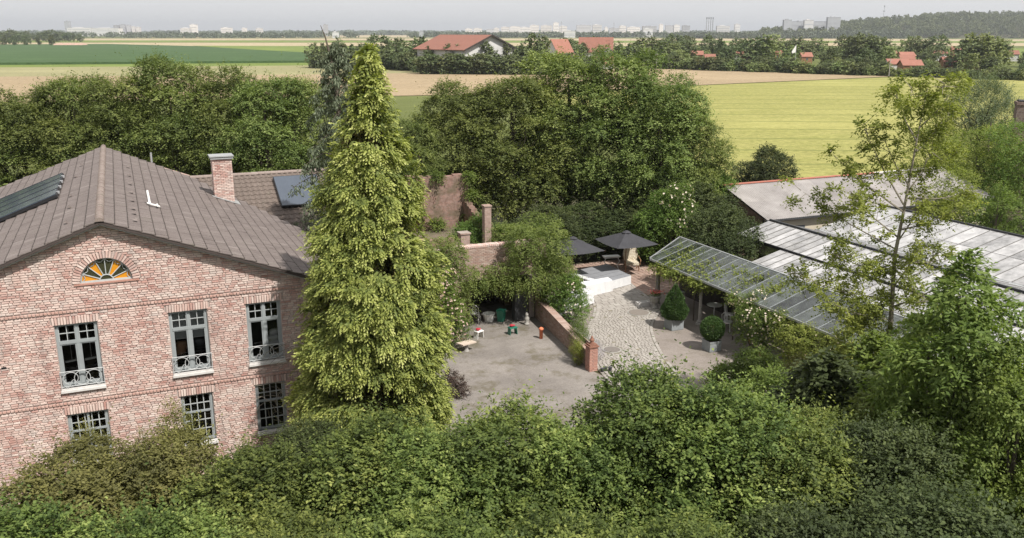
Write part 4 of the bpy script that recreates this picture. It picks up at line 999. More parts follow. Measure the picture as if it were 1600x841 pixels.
for y in (11.2, 7.0, 2.6, -1.8):
    p = MB(); p.tube([(27.95,y,.25),(27.96,y+.01,1.2),(27.95,y,2.0),(27.95,y,2.5)], [.10,.085,.09,.08], 8); p.box(27.80,28.10,y-.12,y+.12,2.5,2.585); po = p.obj('post', M['greywood'], perg)
    _link0('post_foot', MB().lathe((27.95,y,.03), [(.2,0),(.2,.08),(.14,.12),(.16,.18),(.11,.25)], 12).mesh('post_foot', M['stone']), po)
bw_ = MB()
x = V0
k = 0
while x < 12.2:
    MB().box(30.25+.012*(k%2),30.30+.012*(k%2),x+.006,x+.194,0,3.30).obj('wall_board', M['darkwood'], perg); x += .20; k += 1

# greenhouse -------------------------------------------------------
gh = wthing('greenhouse', 'long greenhouse with whitewashed glass roofs behind the pergola', 'greenhouse', (42, 3, 0))
gm = MB(); frame = MB(); pane_meshes = {}
def slope(xa, za, xb, zb, y0, y1, w, rows):
    n_ = int(round((y1-y0)/w)); w = (y1-y0)/n_
    for i in range(n_):
        a = y0+i*w
        for r in range(rows):
            p, q = r/rows, (r+1)/rows; xa_, za_ = xa+(xb-xa)*p, za+(zb-za)*p; xb_, zb_ = xa+(xb-xa)*q, za+(zb-za)*q
            key = (round(xa,2), round(xb,2), r)
            if key not in pane_meshes:
                lap = .012 if (zb > za) == (r < rows) else 0; dx, dz = xb_-xa_, zb_-za_
                m_ = MB(); m_.add([(0,.022,.004),(dx*.985,.022,dz*.985+.004),(dx*.985,w-.022,dz*.985+.004),(0,w-.022,.004)], [(0,1,2,3)] if dx > 0 else [(3,2,1,0)]); pane_meshes[key] = m_.mesh('roof_pane', M['green_glass'])
            link('roof_pane', pane_meshes[key], gh, (xa_, a, za_))
        c = Vector(((xa+xb)/2, a, (za+zb)/2+.01)); frame.obox(c, ((xb-xa)/2,0,(zb-za)/2), (0,.018,0), (0,0,.022))
slope(30.9, 1.95, 34.9, 2.95, -14, 9.2, .62, 2)
slope(34.9, 3.00, 37.4, 3.62, -14, 13.4, .62, 1)
slope(37.5, 3.62, 42.2, 2.45, -14, 13.4, 1.1, 2)
slope(42.5, 2.45, 47.5, 3.65, -14, 14.6, 1.1, 2)
slope(47.6, 3.65, 52.6, 2.45, -14, 14.6, 1.1, 2)
frame.obj('glazing_bars', plain('old_steel_bars', (.17,.165,.16), (.12,.115,.11), 3, .7), gh)
MB().box(34.84,34.92,-14,13.4,2.90,3.06).obj('purlin', M['black'], gh)
MB().box(37.40,37.50,-14,13.4,3.56,3.74).obj('ridge', M['darkgrey'], gh)
MB().box(42.2,42.5,-14,14.6,2.36,2.44).obj('gutter', M['zinc'], gh)
MB().box(47.50,47.60,-14,14.6,3.58,3.76).obj('ridge', M['darkgrey'], gh)
MB().box(30.85,30.95,-14,9.2,0,1.94).obj('side_wall', M['white'], gh); MB().box(52.55,52.65,-14,14.6,0,2.44).obj('side_wall', M['white'], gh)
for poly in ([(30.9,9.22,0),(34.88,9.22,0),(34.88,9.22,2.93),(30.9,9.22,1.93)], [(34.9,13.42,0),(42.2,13.42,0),(42.2,13.42,2.42),(37.45,13.42,3.6),(34.9,13.42,2.95)], [(34.89,9.2,0),(34.89,13.4,0),(34.89,13.4,2.9),(34.89,9.2,2.9)],
             [(42.5,14.63,0),(52.6,14.63,0),(52.6,14.63,2.42),(47.55,14.63,3.6),(42.5,14.63,2.42)], [(30.9,-14.03,0),(42.2,-14.03,0),(42.2,-14.03,2.42),(37.45,-14.03,3.6),(34.9,-14.03,2.95),(30.9,-14.03,1.93)], [(42.5,-14.03,0),(52.6,-14.03,0),(52.6,-14.03,2.42),(47.55,-14.03,3.6),(42.5,-14.03,2.42)]):
    MB().add(poly, [tuple(range(len(poly)))]).obj('end_wall', M['green_glass'], gh)
b = MB()
for x in (33.0,36.5,39.5,45,48,51): 
    for y in range(-12, 8, 4): b.box(x-.5,x+.5,y,y+3.2,.65,.7).box(x-.45,x-.4,y+.1,y+.15,0,.65).box(x+.4,x+.45,y+3,y+3.05,0,.65)
b.obj('plant_tables', M['white'], gh)['kind'] = 'stuff'
# barn
barn = wthing('long_barn', 'long low barn with grey corrugated roof and beige wall behind the greenhouse', 'barn', (58, 20, 0))
def sheet_mesh(w, l, dz):
    b = MB(); n_ = int(w/.0885/1); vs = []
    k = 26
    for r in (0, 1):
        for i in range(k+1): x = w*i/k; vs.append((x, -l*r, -dz*r+.028*math.cos(x/.177*2*math.pi)+.028+.012*r))
    b.add(vs, [(i, i+k+1, i+k+2, i+1) for i in range(k)]); return b
def fibre():
    m, t, b = mat('weathered_fibre_cement', rough=.9, spec=.15)
    c = ramp(t, rand_(t), [(0,(.27,.25,.245)),(.6,(.31,.29,.28)),(1,(.36,.335,.32))])
    c = mixc(t, .5, c, ramp(t, noise(t, .7, 7, .7), [(.3,(.17,.155,.145)),(.5,(.30,.28,.27)),(.7,(.42,.40,.385))]))
    t.links.new(c, b.inputs['Base Color']); bump(t, b, noise(t, 20, 4), .3, .01); return m
M['fibre'] = fibre()
W_, BL = 1.062, 39.4; YR, YE, ZRb, ZE = 21.0, 16.2, 4.5, 3.0; bs = MB()
shs = [sheet_mesh(W_, 2.6, .8125*1.0).mesh('roof_sheet', M['fibre'])]
for i in range(20):
    for r in (0, 1):
        o = link('roof_sheet', shs[0], barn, (BL+i*W_, YR-r*2.4, ZRb-r*.75+.0)); 
for i in range(20):
    for r in (0,1): o = link('roof_sheet', shs[0], barn, (BL+(i+1)*W_, YR+r*2.4+.01, ZRb-r*.75), (0,0,math.pi))
MB().box(BL,BL+14,YR-.12,YR+.12,ZRb+.05,ZRb+.12).obj('ridge_strip', plain('red_ridge', (.42,.13,.09), (.35,.17,.13), 3), barn)
MB().box(BL+14.002,BL+21.3,YR-.12,YR+.12,ZRb+.05,ZRb+.12).obj('ridge_strip', M['sill'], barn)
MB().box(BL+.2,BL+21,16.45,16.7,0,2.9).box(BL+.2,BL+21,25.4,25.6,0,2.9).obj('wall', plain('beige_render', (.52,.46,.36), (.44,.39,.31), 1.2, .9), barn)
MB().box(BL-.05,BL+21.3,15.98,16.1,2.86,2.98).obj('gutter', M['darkgrey'], barn)
b = MB(); b.add([(BL+.2,16.5,2.9),(BL+.2,25.5,2.9),(BL+.2,21,4.3),(BL+.2,16.5,0),(BL+.2,25.5,0)], [(0,2,1),(0,1,4,3)]); b.obj('end_wall', M['ruin_tex'], barn)
b = MB(); e = BL+20.8; b.add([(e,16.5,2.9),(e,25.5,2.9),(e,21,4.3),(e,16.5,0),(e,25.5,0)], [(0,1,2),(0,3,4,1)]); b.obj('end_wall', M['ruin_tex'], barn)
for i in range(4): MB().box(BL+2+i*4.4,BL+3.6+i*4.4,16.42,16.448,1.2,2.3).obj('window', M['far_window'], barn)
# dark brick stack at the right edge
p = AT(1600, 200, 76); SH_ = AT(1598, 158, 76).z; st = wthing('brick_stack', 'dark brown brick chimney stack cut by the right edge of the picture', 'chimney', (p.x,p.y,0))
b = MB(); b.lathe((p.x,p.y,0), [(1.25,0),(1.15,SH_-.35),(1.25,SH_-.3),(1.25,SH_-.05)], 4); b.obj('shaft', M['chimney_tex'], st); MB().lathe((p.x,p.y,SH_-.05), [(1.0,0),(1.0,.12)], 4).obj('rim', M['black'], st)

# ------------------------------------------------------------------ seating corner
def parasol(cx_, cy_, label, s=1.45, ze=2.3, za=2.95):
    t = wthing('parasol', label, 'parasol', (cx_, cy_, 0), 'square charcoal parasols')
    b = MB(); c = [(cx_-s,cy_-s),(cx_+s,cy_-s),(cx_+s,cy_+s),(cx_-s,cy_+s)]; k = 6
    for q in range(4):
        p0, p1 = Vector((*c[q],ze)), Vector((*c[(q+1)%4],ze)); ap = Vector((cx_,cy_,za)); vs = []
        for r in range(5):
            f = r/4
            for i in range(k+1):
                e = p0.lerp(p1, i/k); z_ = ap.lerp(e, f); sag = .07*math.sin(math.pi*i/k)*f; vs.append((z_.x, z_.y, z_.z-sag))
        b.add(vs, [(r*(k+1)+i, (r+1)*(k+1)+i, (r+1)*(k+1)+i+1, r*(k+1)+i+1) for r in range(4) for i in range(k)])
    b.obj('canopy', M['fabric'], t)
    MB().lathe((cx_,cy_,za-.03), [(.3,-.03),(.14,.06),(.03,.10)], 8).obj('vent', M['fabric'], t)
    MB().tube([(cx_,cy_,.08),(cx_,cy_,za)], .03, 8).obj('pole', M['wood'], t)
    for q in range(4): MB().tube([(cx_,cy_,za-.08),(c[q][0],c[q][1],ze-.02)], .014, 5).obj('rib', M['wood'], t)
    MB().lathe((cx_,cy_,.06), [(.35,0),(.35,.06),(.06,.08)], 14).obj('base', M['stone'], t)
parasol(29.25, 16.9, 'charcoal parasol over the patterned armchair, right of the pair')
parasol(25.4, 16.75, 'charcoal parasol partly behind the ivy, left of the pair')
# patterned armchair
ac = thing('armchair', 'large floral patterned armchair with gilt wooden frame under the right parasol', 'armchair', (30.35, 18.0, .06), R(-20))
MB().box(-.42,.42,-.40,.38,.42,.58).obj('seat', M['floral'], ac)
b = MB(); vs = []
pr_ = [(-.44,.55),(-.48,.95),(-.42,1.30),(-.25,1.42),(0,1.50),(.25,1.42),(.42,1.30),(.48,.95),(.44,.55)]
b.add([(x,.36+.10*(z-.5),z) for x, z in pr_]+[(x,.50+.12*(z-.5),z) for x, z in pr_], [tuple(range(9)), tuple(range(17,8,-1))]+[(i, i+9, (i+1)%9+9, (i+1)%9) for i in range(9)]); b.obj('backrest', M['floral'], ac)
for sx_ in (-1,1):
    MB().tube([(sx_*.50,.38,.85),(sx_*.52,.1,.80),(sx_*.54,-.25,.74),(sx_*.52,-.36,.66),(sx_*.48,-.34,.45)], .035, 6).obj('armrest', M['wood'], ac)
    for sy in (-.34,.36): MB().tube([(sx_*.40,sy,.43),(sx_*.43,sy*1.05,.0)], [.04,.025], 6).obj('leg', M['wood'], ac)
ct = thing('console_table', 'white curved leg console table left of the floral armchair', 'table', (29.35, 18.9, .06), R(-10))
MB().box(-.55,.55,-.25,.25,.80,.85).box(-.50,.50,-.2,.2,.74,.80).obj('top', M['white'], ct)
for sx_ in (-1,1): MB().tube([(sx_*.42,-.15,.74),(sx_*.52,-.18,.5),(sx_*.36,-.15,.25),(sx_*.45,-.2,0)], .03, 6).obj('leg', M['white'], ct)
# long banquet benches and cloth tables
bn = []
def PT(px, py, z): return PX(px, py, z)
A_ = PT(893, 424, .62); B_ = PT(948, 412, .62); C_ = PT(986, 431, .62); D_ = PT(930, 446, .62)
ux = (C_-D_); uy = (B_-C_)
for i in range(5):
    s0, s1 = i/5+.01, (i+1)/5-.01
    p0 = D_.lerp(A_, s0); p1 = C_.lerp(B_, s0); p2 = C_.lerp(B_, s1); p3 = D_.lerp(A_, s1)
    c0 = (p0+p2)/2; t = wthing('banquet_bench', ['first long white bench nearest the cobbled path, draped to the ground', 'second long white bench from the cobbled path', 'middle one of the five long white benches', 'fourth long white bench from the cobbled path', 'last long white bench farthest from the cobbled path'][i], 'bench', (c0.x,c0.y,0), 'long white benches side by side')
    b = MB(); dn = Vector((0,0,-.035)); z = Vector((0,0,.0))
    b.add([p0,p1,p2,p3,p0+dn,p1+dn,p2+dn,p3+dn], [(0,1,2,3),(7,6,5,4),(0,4,5,1),(1,5,6,2),(2,6,7,3),(3,7,4,0)]); b.obj('seat', M['shaded_cloth'], t)
    for k, (a, c) in enumerate(((p0, p3), (p1, p2))):
        e = (p1-p0).normalized()*(.12 if k == 0 else -.12); a, c = a+e, c+e; f = MB()
        a0, c0_ = Vector((a.x,a.y,.07)), Vector((c.x,c.y,.07)); a1, c1 = Vector((a.x,a.y,.58)), Vector((c.x,c.y,.58))
        f.tube([a0, c1], .028, 5).tube([c0_, a1], .028, 5).tube([a1, c1], .03, 5); f.obj('trestle', M['white'], t)
    if i == 0 :
        b = MB(); q0, q1 = Vector(p0), Vector(p1); k = 24; n_ = Vector((q1.y-q0.y, q0.x-q1.x, 0)).normalized()
        vs = []
        for r in (0,1):
            for j in range(k+1): pp = q0.lerp(q1, j/k); w_ = n_*(.02+.022*math.sin(j*1.9)*r); vs.append((pp.x+w_.x, pp.y+w_.y, (.625 if r == 0 else .08)))
        b.add(vs, [(j, j+1, j+k+2, j+k+1) for j in range(k)]); b.obj('cloth_skirt', M['cloth'], t)
def draped(label, corners, z):
    cs = [PX(x, y, z) for x, y in corners]; c0 = sum(cs, Vector())/4; t = wthing('draped_table', label, 'table', (c0.x,c0.y,0), 'tables draped with white cloth')
    area = sum(cs[i].x*cs[(i+1)%4].y-cs[(i+1)%4].x*cs[i].y for i in range(4))
    if area < 0: cs = cs[::-1]
    b = MB(); k = 14; ring = []; ring2 = []
    for i in range(4):
        for j in range(k):
            p = cs[i].lerp(cs[(i+1)%4], j/k); d_ = (p-c0); d_.z = 0; d_.normalize(); ring.append(p); wv = .04+.05*math.sin((i*k+j)*1.7)*random.Random(i*k+j).random(); ring2.append(Vector((p.x+d_.x*wv, p.y+d_.y*wv, .07)))
    n_ = len(ring); b.add(ring+ring2, [tuple(range(n_))]+[(i, i+n_, (i+1)%n_+n_, (i+1)%n_) for i in range(n_)]); b.obj('tablecloth', M['cloth'], t)
    lg = MB()
    for c_ in cs: p = c_.lerp(c0, .12); lg.tube([(p.x,p.y,.07),(p.x,p.y,z-.02)], .03, 5)
    lg.obj('trestle', M['white'], t)
draped('white draped table in front of the long benches', [(905,441),(950,433),(957,438),(916,447)], .74)
draped('white draped table half hidden by the flowering bush', [(868,462),(912,450),(928,456),(880,470)], .74)
draped('white draped table behind the low wall by the ivy', [(850,470),(880,462),(888,470),(862,480)], .74)
# four white folding stools at the left ends of the benches
for i, (px, py) in enumerate(((893,428),(902,431),(911,434),(921,437))):
    p = PX(px, py, .75); t = thing('folding_stool', 'white folding stool at the bench ends, %s' % ['farthest of the four','second from the back','second from the front','nearest of the four'][i], 'stool', (p.x,p.y,.06), R(20), 'white folding stools')
    MB().box(-.2,.2,-.2,.2,.68,.73).obj('seat', M['cloth'], t)
    for s_ in (-1,1): MB().tube([(-.2,s_*.17,0),(.2,s_*.17,.68)], .02, 5).tube([(.2,s_*.17,0),(-.2,s_*.17,.68)], .02, 5).obj('leg', M['white'], t)
# garden chairs and table under the pergola
garden_chair('white metal garden chair under the pergola beside the second post', 28.7, 5.6, R(120), M['white'])
garden_chair('pale garden chair at the back wall of the pergola', 29.6, 6.6, R(40), M['white'])
garden_chair('weathered garden chair beside the flower urn', 28.3, 9.6, R(200), M['greywood'])
def round_table(label, x, y, r=.4, m=None):
    t = thing('garden_table', label, 'table', (x,y,.06)); MB().lathe((0,0,.70), [(r,0),(r,.03)], 20).obj('top', m or M['white'], t); MB().tube([(0,0,.0),(0,0,.7)], .03).obj('leg', M['white'], t); MB().lathe((0,0,0), [(.22,0),(.2,.03),(.03,.06)], 10).obj('foot', M['white'], t)
round_table('small white garden table under the pergola roof', 29.3, 7.6)
round_table('grey metal garden table behind the flower urn', 28.9, 10.4, .35, M['planter'])

# ================================================================== near trees and plants
def place(px, Y): p = GR(px, Y); return (p.x, p.y, 0.0)
def ztop(px, py, Y): return AT(px, py, Y).z
# --- crown kinds shared by several trees (unit = metres, ground at 0)
front = []
for k in range(5):
    lo = round_lobes(2.6, .8, 6.9, 30, 40+k, .27, sep=.30, fl=(.5,.75))
    front.append((spray_crown('front_crown', lo, 4700, 14, .62, .125, L['hedge'], 50+k, droop=.34, up=.30, slen_var=.5, lead=.13, fillk=.13, inner=.06, upper=.5), trunk_mesh('front_trunk', 5.6, .12, lo, M['bark'], k)))
midc = []
for k in range(4):
    lo = round_lobes(4.5, .7, 12.9, 44, 60+k, .25, sep=.28, fl=(.42,.62))
    midc.append((spray_crown('tree_crown', lo, 5400, 13, .85, .18, L['hornbeam'], 70+k, droop=.34, up=.25, lead=.09, fillk=.13, slen_var=.5, inner=.06, upper=.5), trunk_mesh('tree_trunk', 10.5, .25, lo, M['bark'], k+9, 12)))
H0 = 12.5
def hornbeam(label, px, Y, py, k, rw=1.0, rz=0, group='big leafy trees standing behind the estate', leaf=None):
    h = ztop(px, py, Y)/H0
    return tree_thing('leafy_tree', label, 'tree', place(px, Y), midc[k][0], midc[k][1], rz, (rw, rw, h), group)
for i, (px, Y, py, w, lab) in enumerate([
    (-75, 60, 150, 1.0, 'leafy tree cut by the left edge, behind the left end of the house roof'),
    (10, 61, 140, .98, 'leafy tree at the left edge behind the solar collector of the house'),
    (95, 63, 108, .98, 'leafy tree behind the house, second crown from the left edge of the picture'),
    (175, 62, 118, .92, 'leafy tree directly behind the ridge of the brick house'),
    (255, 63, 94, 1.0, 'tallest leafy tree behind the right slope of the house roof'),
    (335, 64, 106, .96, 'leafy tree standing behind the brick chimney'),
    (405, 62, 110, .96, 'leafy tree behind the rear wing with the pantile roof'),
    (475, 64, 122, .9, 'leafy tree just left of the blue grey cedar'),
    (650, 62, 190, .58, 'small leafy tree behind the ruin, right of the golden cypress top'),
    (712, 65, 130, 1.0, 'leafy tree behind the right end of the brick ruin'),
    (800, 64, 108, 1.1, 'broad leafy tree above the ivy covered archway'),
    (890, 66, 82, 1.15, 'tallest broad tree in the middle, behind the left parasol'),
    (975, 65, 84, 1.1, 'tall broad tree in the middle, behind the right parasol'),
    (1048, 63, 118, .98, 'broad tree behind the far end of the glass pergola'),
    (1092, 63.5, 172, .74, 'lower tree at the right end of the big tree group beside the barley field'),
    (560, 66, 165, .8, 'leafy tree hidden behind the golden cypress and the cedar')]):
    hornbeam(lab, px, Y, py, i % 4, w, rz=i*1.3)
# lower dark shrubs closing the view under the big trees
lo = round_lobes(2.3, .1, 5.3, 12, 91, .45); shrub = spray_crown('shrub_crown', lo, 3000, 11, .6, .16, L['dark'], 92, droop=.3); shrubt = trunk_mesh('shrub_stems', 4, .09, lo, M['bark'], 93)
lo = round_lobes(2.3, .1, 5.3, 12, 94, .45); shrub2 = spray_crown('shrub_crown', lo, 3000, 11, .6, .15, L['mid'], 95, droop=.3)
p_ = (Vector((32.7,11.9,0))-CAM); SHY = p_.dot(FH); SHX = 800+p_.dot(RT)/SHY*FOC/math.cos(PITCH)
for i, (px, Y, py, w, m_, lab) in enumerate([
    (SHX, SHY, 322, .92, 0, 'dense dark shrub between the pergola roof and the greenhouse end'),
    (760, 58, 345, 1.0, 0, 'dark shrub behind the brick pier of the ruin'), (850, 57, 322, 1.1, 0, 'dark shrub behind the left parasol'),
    (925, 60, 318, 1.2, 0, 'dark shrub behind and between the two parasols'), (1000, 61, 322, 1.2, 0, 'dark shrub behind the right parasol'),
    (1045, 58, 300, .95, 1, 'fresh green shrub with pale roses behind the far end of the pergola'), (1105, 59, 288, 1.12, 0, 'dense dark shrub between the pergola and the barn'),
    (1150, 58, 318, .72, 0, 'smaller dark shrub at the far corner of the greenhouse'), (1212, 74, 228, 1.12, 0, 'round dark bush beyond the red edged ridge of the barn'),
    (600, 55, 322, 1.0, 0, 'dark shrub between the cypress and the ruin'), (745, 51, 335, .62, 1, 'fresh green bush growing inside the ruin beside its brick pier'), (1130, 64, 262, .9, 1, 'light green bush at the left end of the barn roof')]):
    tree_thing('shrub', lab, 'shrub', place(px, Y), (shrub, shrub2)[m_], shrubt, i*2.1, (w, w, ztop(px, py, Y)/5.3), 'shrubs around the yard')
def flowers(name, label, cat, centre, r, n, size, m, seed, group=None):
    g2 = np.random.default_rng(seed); d = norm(g2.normal(size=(n,3))+np.array([-.2,-.5,.4])); P = d*np.array(r)
    P = np.repeat(P, 5, 0); a = np.tile(np.arange(5)*1.257, n); D = norm(np.stack([np.cos(a), np.sin(a)*.6-.4, np.sin(a)*.7+.25], -1)+g2.normal(size=(n*5,3))*.15)
    S = norm(np.cross(D, norm(np.repeat(d,5,0))+1e-3)); me = leafmesh(name, P, D, S, size*.5, size*.5, g2.random(n*5), m)
    return me
cl_ = [(gf_x, gf_y, gf_z, gf_r, gf_r*.7) for gf_x, gf_y, gf_z, gf_r in [(3.2,-.3,6.4,.45),(3.3,-.45,5.4,.4),(3.2,-.6,3.9,.55),(1.2,-.3,6.6,.35),(-.2,-.4,4.4,.6),(-.8,-.5,5.4,.7),(1.0,-.6,3.7,.5)]]
tree_thing('wall_creeper', 'dark creeper climbing over the rear wall of the ruin', 'climbing plant', (17, 21, 0), spray_crown('creeper_leaves', cl_, 900, 10, .5, .13, L['mid'], 97, droop=.5, hang=.3), MB().tube([(3,-.3,0),(3.1,-.3,3),(2.6,-.3,6.3)], [.06,.04,.01]).mesh('creeper_stem', M['bark']), cname='leaves', tname='stem')
# --- golden cypress
def cypress():
    g2 = np.random.default_rng(5); base = np.array(place(560, 28)); Ht = 14.7
    def Rz(h): return np.interp(h, [0,.08,.18,.4,.545,.69,.83,.91,.96,1], [1.8,2.05,2.15,2.05,1.82,1.36,.86,.40,.19,.03])
    hb, ab, rb_, nb = [], [], [], []
    B = 210
    for k in range(B):
        hk = min(.985, max(.01, ((k+.5)/B)**1.15+g2.normal()*.03)); rk = Rz(hk)*g2.uniform(.82, 1.20); hb.append(hk); ab.append(k*2.399+g2.normal()*.6); rb_.append(rk); nb.append(max(3, int(4.4*rk*rk+2.4*rk)))
    ix = np.repeat(np.arange(B), nb); C = len(ix); hb, ab, rb_ = np.array(hb)[ix], np.array(ab)[ix], np.array(rb_)[ix]
    tt = np.sqrt(g2.random(C))*.62+.40; wid = g2.normal(size=C)*.36*(.35+tt)*np.minimum(1, 1.3/np.maximum(rb_,.2))**.3
    a = ab+wid/np.maximum(tt,.3)*.55; r = rb_*tt; h = hb; z = .25+h*(Ht-.5)+.16*tt*rb_-.26*rb_*tt**2+g2.normal(size=C)*.2
    out = np.stack([np.cos(a), np.sin(a), np.zeros(C)], -1); c = out*r[:,None]+np.array([0,0,1.])*z[:,None]+np.array([RT.x,RT.y,0])*(.28*h**2)[:,None]
    m_ = 9; F = C*m_                      # fronds of each clump
    off = g2.normal(size=(C,m_,3))*np.array([.15,.15,.10])*(1.0-.35*h[:,None,None]); st = c[:,None]+off
    fd = norm(out[:,None]*(.75-.3*h[:,None,None])+np.array([0,0,-.38])+g2.normal(size=(C,m_,3))*.42)
    fs = norm(np.cross(fd, np.array([0,0,1.]))+g2.normal(size=(C,m_,3))*.25)
    q = 11; t = np.linspace(0,1,q); sg = np.where(np.arange(q)%2==0, 1., -1.); fl = .36*(.7+.5*g2.random((C,m_,1)))
    P = st[:,:,None]+fd[:,:,None]*(t[None,None,:,None]*fl[...,None]); P[...,2] -= .10*t**2
    P = P+fs[:,:,None]*(sg*.03)[None,None,:,None]
    D = norm(fd[:,:,None]*.8+fs[:,:,None]*(sg*(1-.8*t))[None,None,:,None]*.9+g2.normal(size=P.shape)*.15-np.array([0,0,.15]))
    S = norm(np.cross(D, norm(out[:,None,None]*.6+np.array([0,0,.7])+g2.normal(size=P.shape)*.3)))
    ln = (.15-.05*t)[None,None,:]*(.8+.4*g2.random(P.shape[:3])); bt = g2.random(B)[ix][:,None,None]
    tint = -.03+.20*g2.random((C,1,1))+.16*bt+.55*t[None,None,:]+.05*(z[:,None,None]/Ht)+.10*g2.random((C,m_,1))
    tint = tint*np.ones(P.shape[:3])
    cr = leafmesh('golden_crown', P.reshape(-1,3), D.reshape(-1,3), S.reshape(-1,3), ln.reshape(-1), ln.reshape(-1)*.5, tint.reshape(-1), L['golden'])
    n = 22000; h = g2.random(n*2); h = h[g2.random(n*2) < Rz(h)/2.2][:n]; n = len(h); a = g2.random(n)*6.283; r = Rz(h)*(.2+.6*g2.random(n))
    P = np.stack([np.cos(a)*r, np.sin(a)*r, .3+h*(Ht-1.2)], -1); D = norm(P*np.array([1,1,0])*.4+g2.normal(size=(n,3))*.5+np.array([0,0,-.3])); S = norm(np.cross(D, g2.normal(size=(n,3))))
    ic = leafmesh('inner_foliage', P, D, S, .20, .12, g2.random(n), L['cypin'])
    t = thing('golden_cypress', 'tall golden green conifer with drooping sprays in front of the brick house corner', 'conifer', tuple(base))
    link('crown', cr, t); link('inner_foliage', ic, t)
    b = MB().tube([(0,0,0),(0.05,0,4),(.08,.0,9),(.24,-.08,Ht-.2)], [.28,.2,.12,.02], 8)
    gg = random.Random(4)
    for k in range(60):
        z = .6+k*.2; a = k*2.4; r = float(Rz(z/Ht))*.85; b.tube([(0,0,z+.3),(math.cos(a)*r*.5,math.sin(a)*r*.5,z+.15),(math.cos(a)*r,math.sin(a)*r,z-.15)], [.04,.025,.008], 4, cap=False)
    link('trunk', b.mesh('trunk', M['bark']), t)
cypress()
# --- blue grey cedar with hanging twigs
def cedar():
    g2 = np.random.default_rng(15); Ht = ztop(535, 40, 40.5); base = place(530, 40.5)
    b = MB(); b.tube([(0,0,0),(0,0,6),(-.1,0,10.5),(-.35,0,13.5),(-.62,0,Ht-.5),(-.80,0,Ht)], [.3,.24,.15,.08,.03,.012], 7)
    Ps, Ds, T = [], [], []
    gg = random.Random(8)
    for k in range(105):
        f = (k/105)**.9; z = 2.0+f*(Ht-2.6); R_ = (1-f)**.8*3.5+.30; a = k*2.399+gg.uniform(-.3,.3); r = R_*gg.uniform(.6,1.1); bx = -.1*f-.5*max(0,f-.7)
        p = [Vector((bx,0,z)), Vector((bx+math.cos(a)*r*.5, math.sin(a)*r*.5, z+.12*r)), Vector((bx+math.cos(a)*r, math.sin(a)*r, z-.15*r))]
        b.tube(p, [.05*(1.2-f), .03*(1.2-f), .008], 4, cap=False)
        for j in range(int(6+r*6)):
            t = gg.uniform(.15, 1.05); q = p[0].lerp(p[1], t*2) if t < .5 else p[1].lerp(p[2], (t-.5)*2); Lh = gg.uniform(.25,.85)*(1.15-f*.6)
            for m_ in range(int(12+Lh*20)):
                s_ = gg.random(); Ps.append((q.x+gg.gauss(0,.09)+math.cos(a)*.1*s_, q.y+gg.gauss(0,.09), q.z-s_*Lh)); Ds.append((gg.gauss(0,.5), gg.gauss(0,.5), -.9)); T.append(gg.random())
    P = np.array(Ps); D = norm(np.array(Ds)); S = norm(np.cross(D, g2.normal(size=P.shape)))
    me = leafmesh('hanging_twigs', P, D, S, .17, .055, np.array(T), L['cedar'])
    t = thing('blue_cedar', 'blue grey weeping conifer with bent tip behind the golden cypress', 'conifer', base); link('crown', me, t); link('trunk', b.mesh('trunk', M['bark']), t)
cedar()
# --- front belt of trees below the camera
FH0 = 7.0
def fr_tree(label, px, Y, py, k, w=1.0, rz=0, m_=None, name='hedge_tree'):
    h = ztop(px, py, Y)/FH0; c = front[k][0]
    if m_ is not None:
        key = (k, m_.name)
        if key not in fr_tree.c: q = c.copy(); q.materials[0] = m_; fr_tree.c[key] = q
        c = fr_tree.c[key]
    return tree_thing(name, label, 'tree', place(px, Y), c, front[k][1], rz, (w, w, h), 'leafy trees closing the foreground')
fr_tree.c = {}
FRT = [(-90,15.5,800,.95,None,'leafy tree cut by the bottom left corner of the picture'),
 (165,15.2,800,.9,None,'leafy tree at the bottom edge below the left french window'),
 (370,15.4,815,.9,None,'leafy tree at the bottom edge below the right windows of the house'),
 (640,15.0,805,.95,None,'leafy tree at the bottom edge below the golden cypress'),
 (885,15.3,800,.9,None,'leafy tree at the bottom edge below the asphalt yard'),
 (1120,15.2,808,.95,None,'leafy tree at the bottom edge below the cobbled path'),
 (1350,15.6,790,.9,'dark','dark leafy tree at the bottom edge left of the right corner'),
 (1590,15.5,770,1.0,'dark','dark leafy tree in the bottom right corner of the picture'),
 (30,19.5,700,.95,'olive','bronze green tree against the lower left wall of the house'),
 (180,19.8,680,.85,'olive','bronze green tree in front of the lower left window'),
 (330,18.6,705,.95,None,'bright green tree below the middle lower window'),
 (545,19.5,648,1.0,None,'fresh green tree at the foot of the golden cypress'),
 (672,18.5,668,.9,None,'leafy tree left of centre in front of the asphalt yard'),
 (785,19.2,634,.95,None,'leafy tree with upright shoots in front of the asphalt yard'),
 (925,19.0,648,.85,None,'leafy tree in front of the lower end of the low wall'),
 (1050,20,572,1.05,None,'taller leafy tree in front of the cobbled path'),
 (1180,19.0,592,1.0,None,'leafy tree in front of the clipped box ball'),
 (1285,18.8,650,.95,None,'leafy tree below the glass pergola, left of the dark maple'),
 (445,24.0,655,.55,'dark','dark shrub under the lower right window of the house'),
 (1450,19.0,650,.9,'dark','dark tree below the slender young tree'),
 (1540,24.5,600,.8,None,'leafy tree under the light green walnut at the right edge'),
 (1660,22,560,.9,'dark','dark tree cut by the right edge below the walnut'),
 (1490,29,560,.75,'dark','dark leafy tree between the greenhouse and the lower walnut'),
 (1620,27,560,.8,None,'leafy tree at the right edge in front of the greenhouse'),
 (1360,20.5,640,.75,None,'leafy tree below the two maples'),
 (1690,19,520,.8,'walnut','light green tree cut off by the right edge of the picture'),
 (1600,26,545,.7,'walnut','light green tree behind the walnut at the right edge')]
for i, (px, Y, py, w, m_, lab) in enumerate(FRT):
    fr_tree(lab, px, Y, py, i % 5, w, i*1.7, L[m_] if m_ else None)
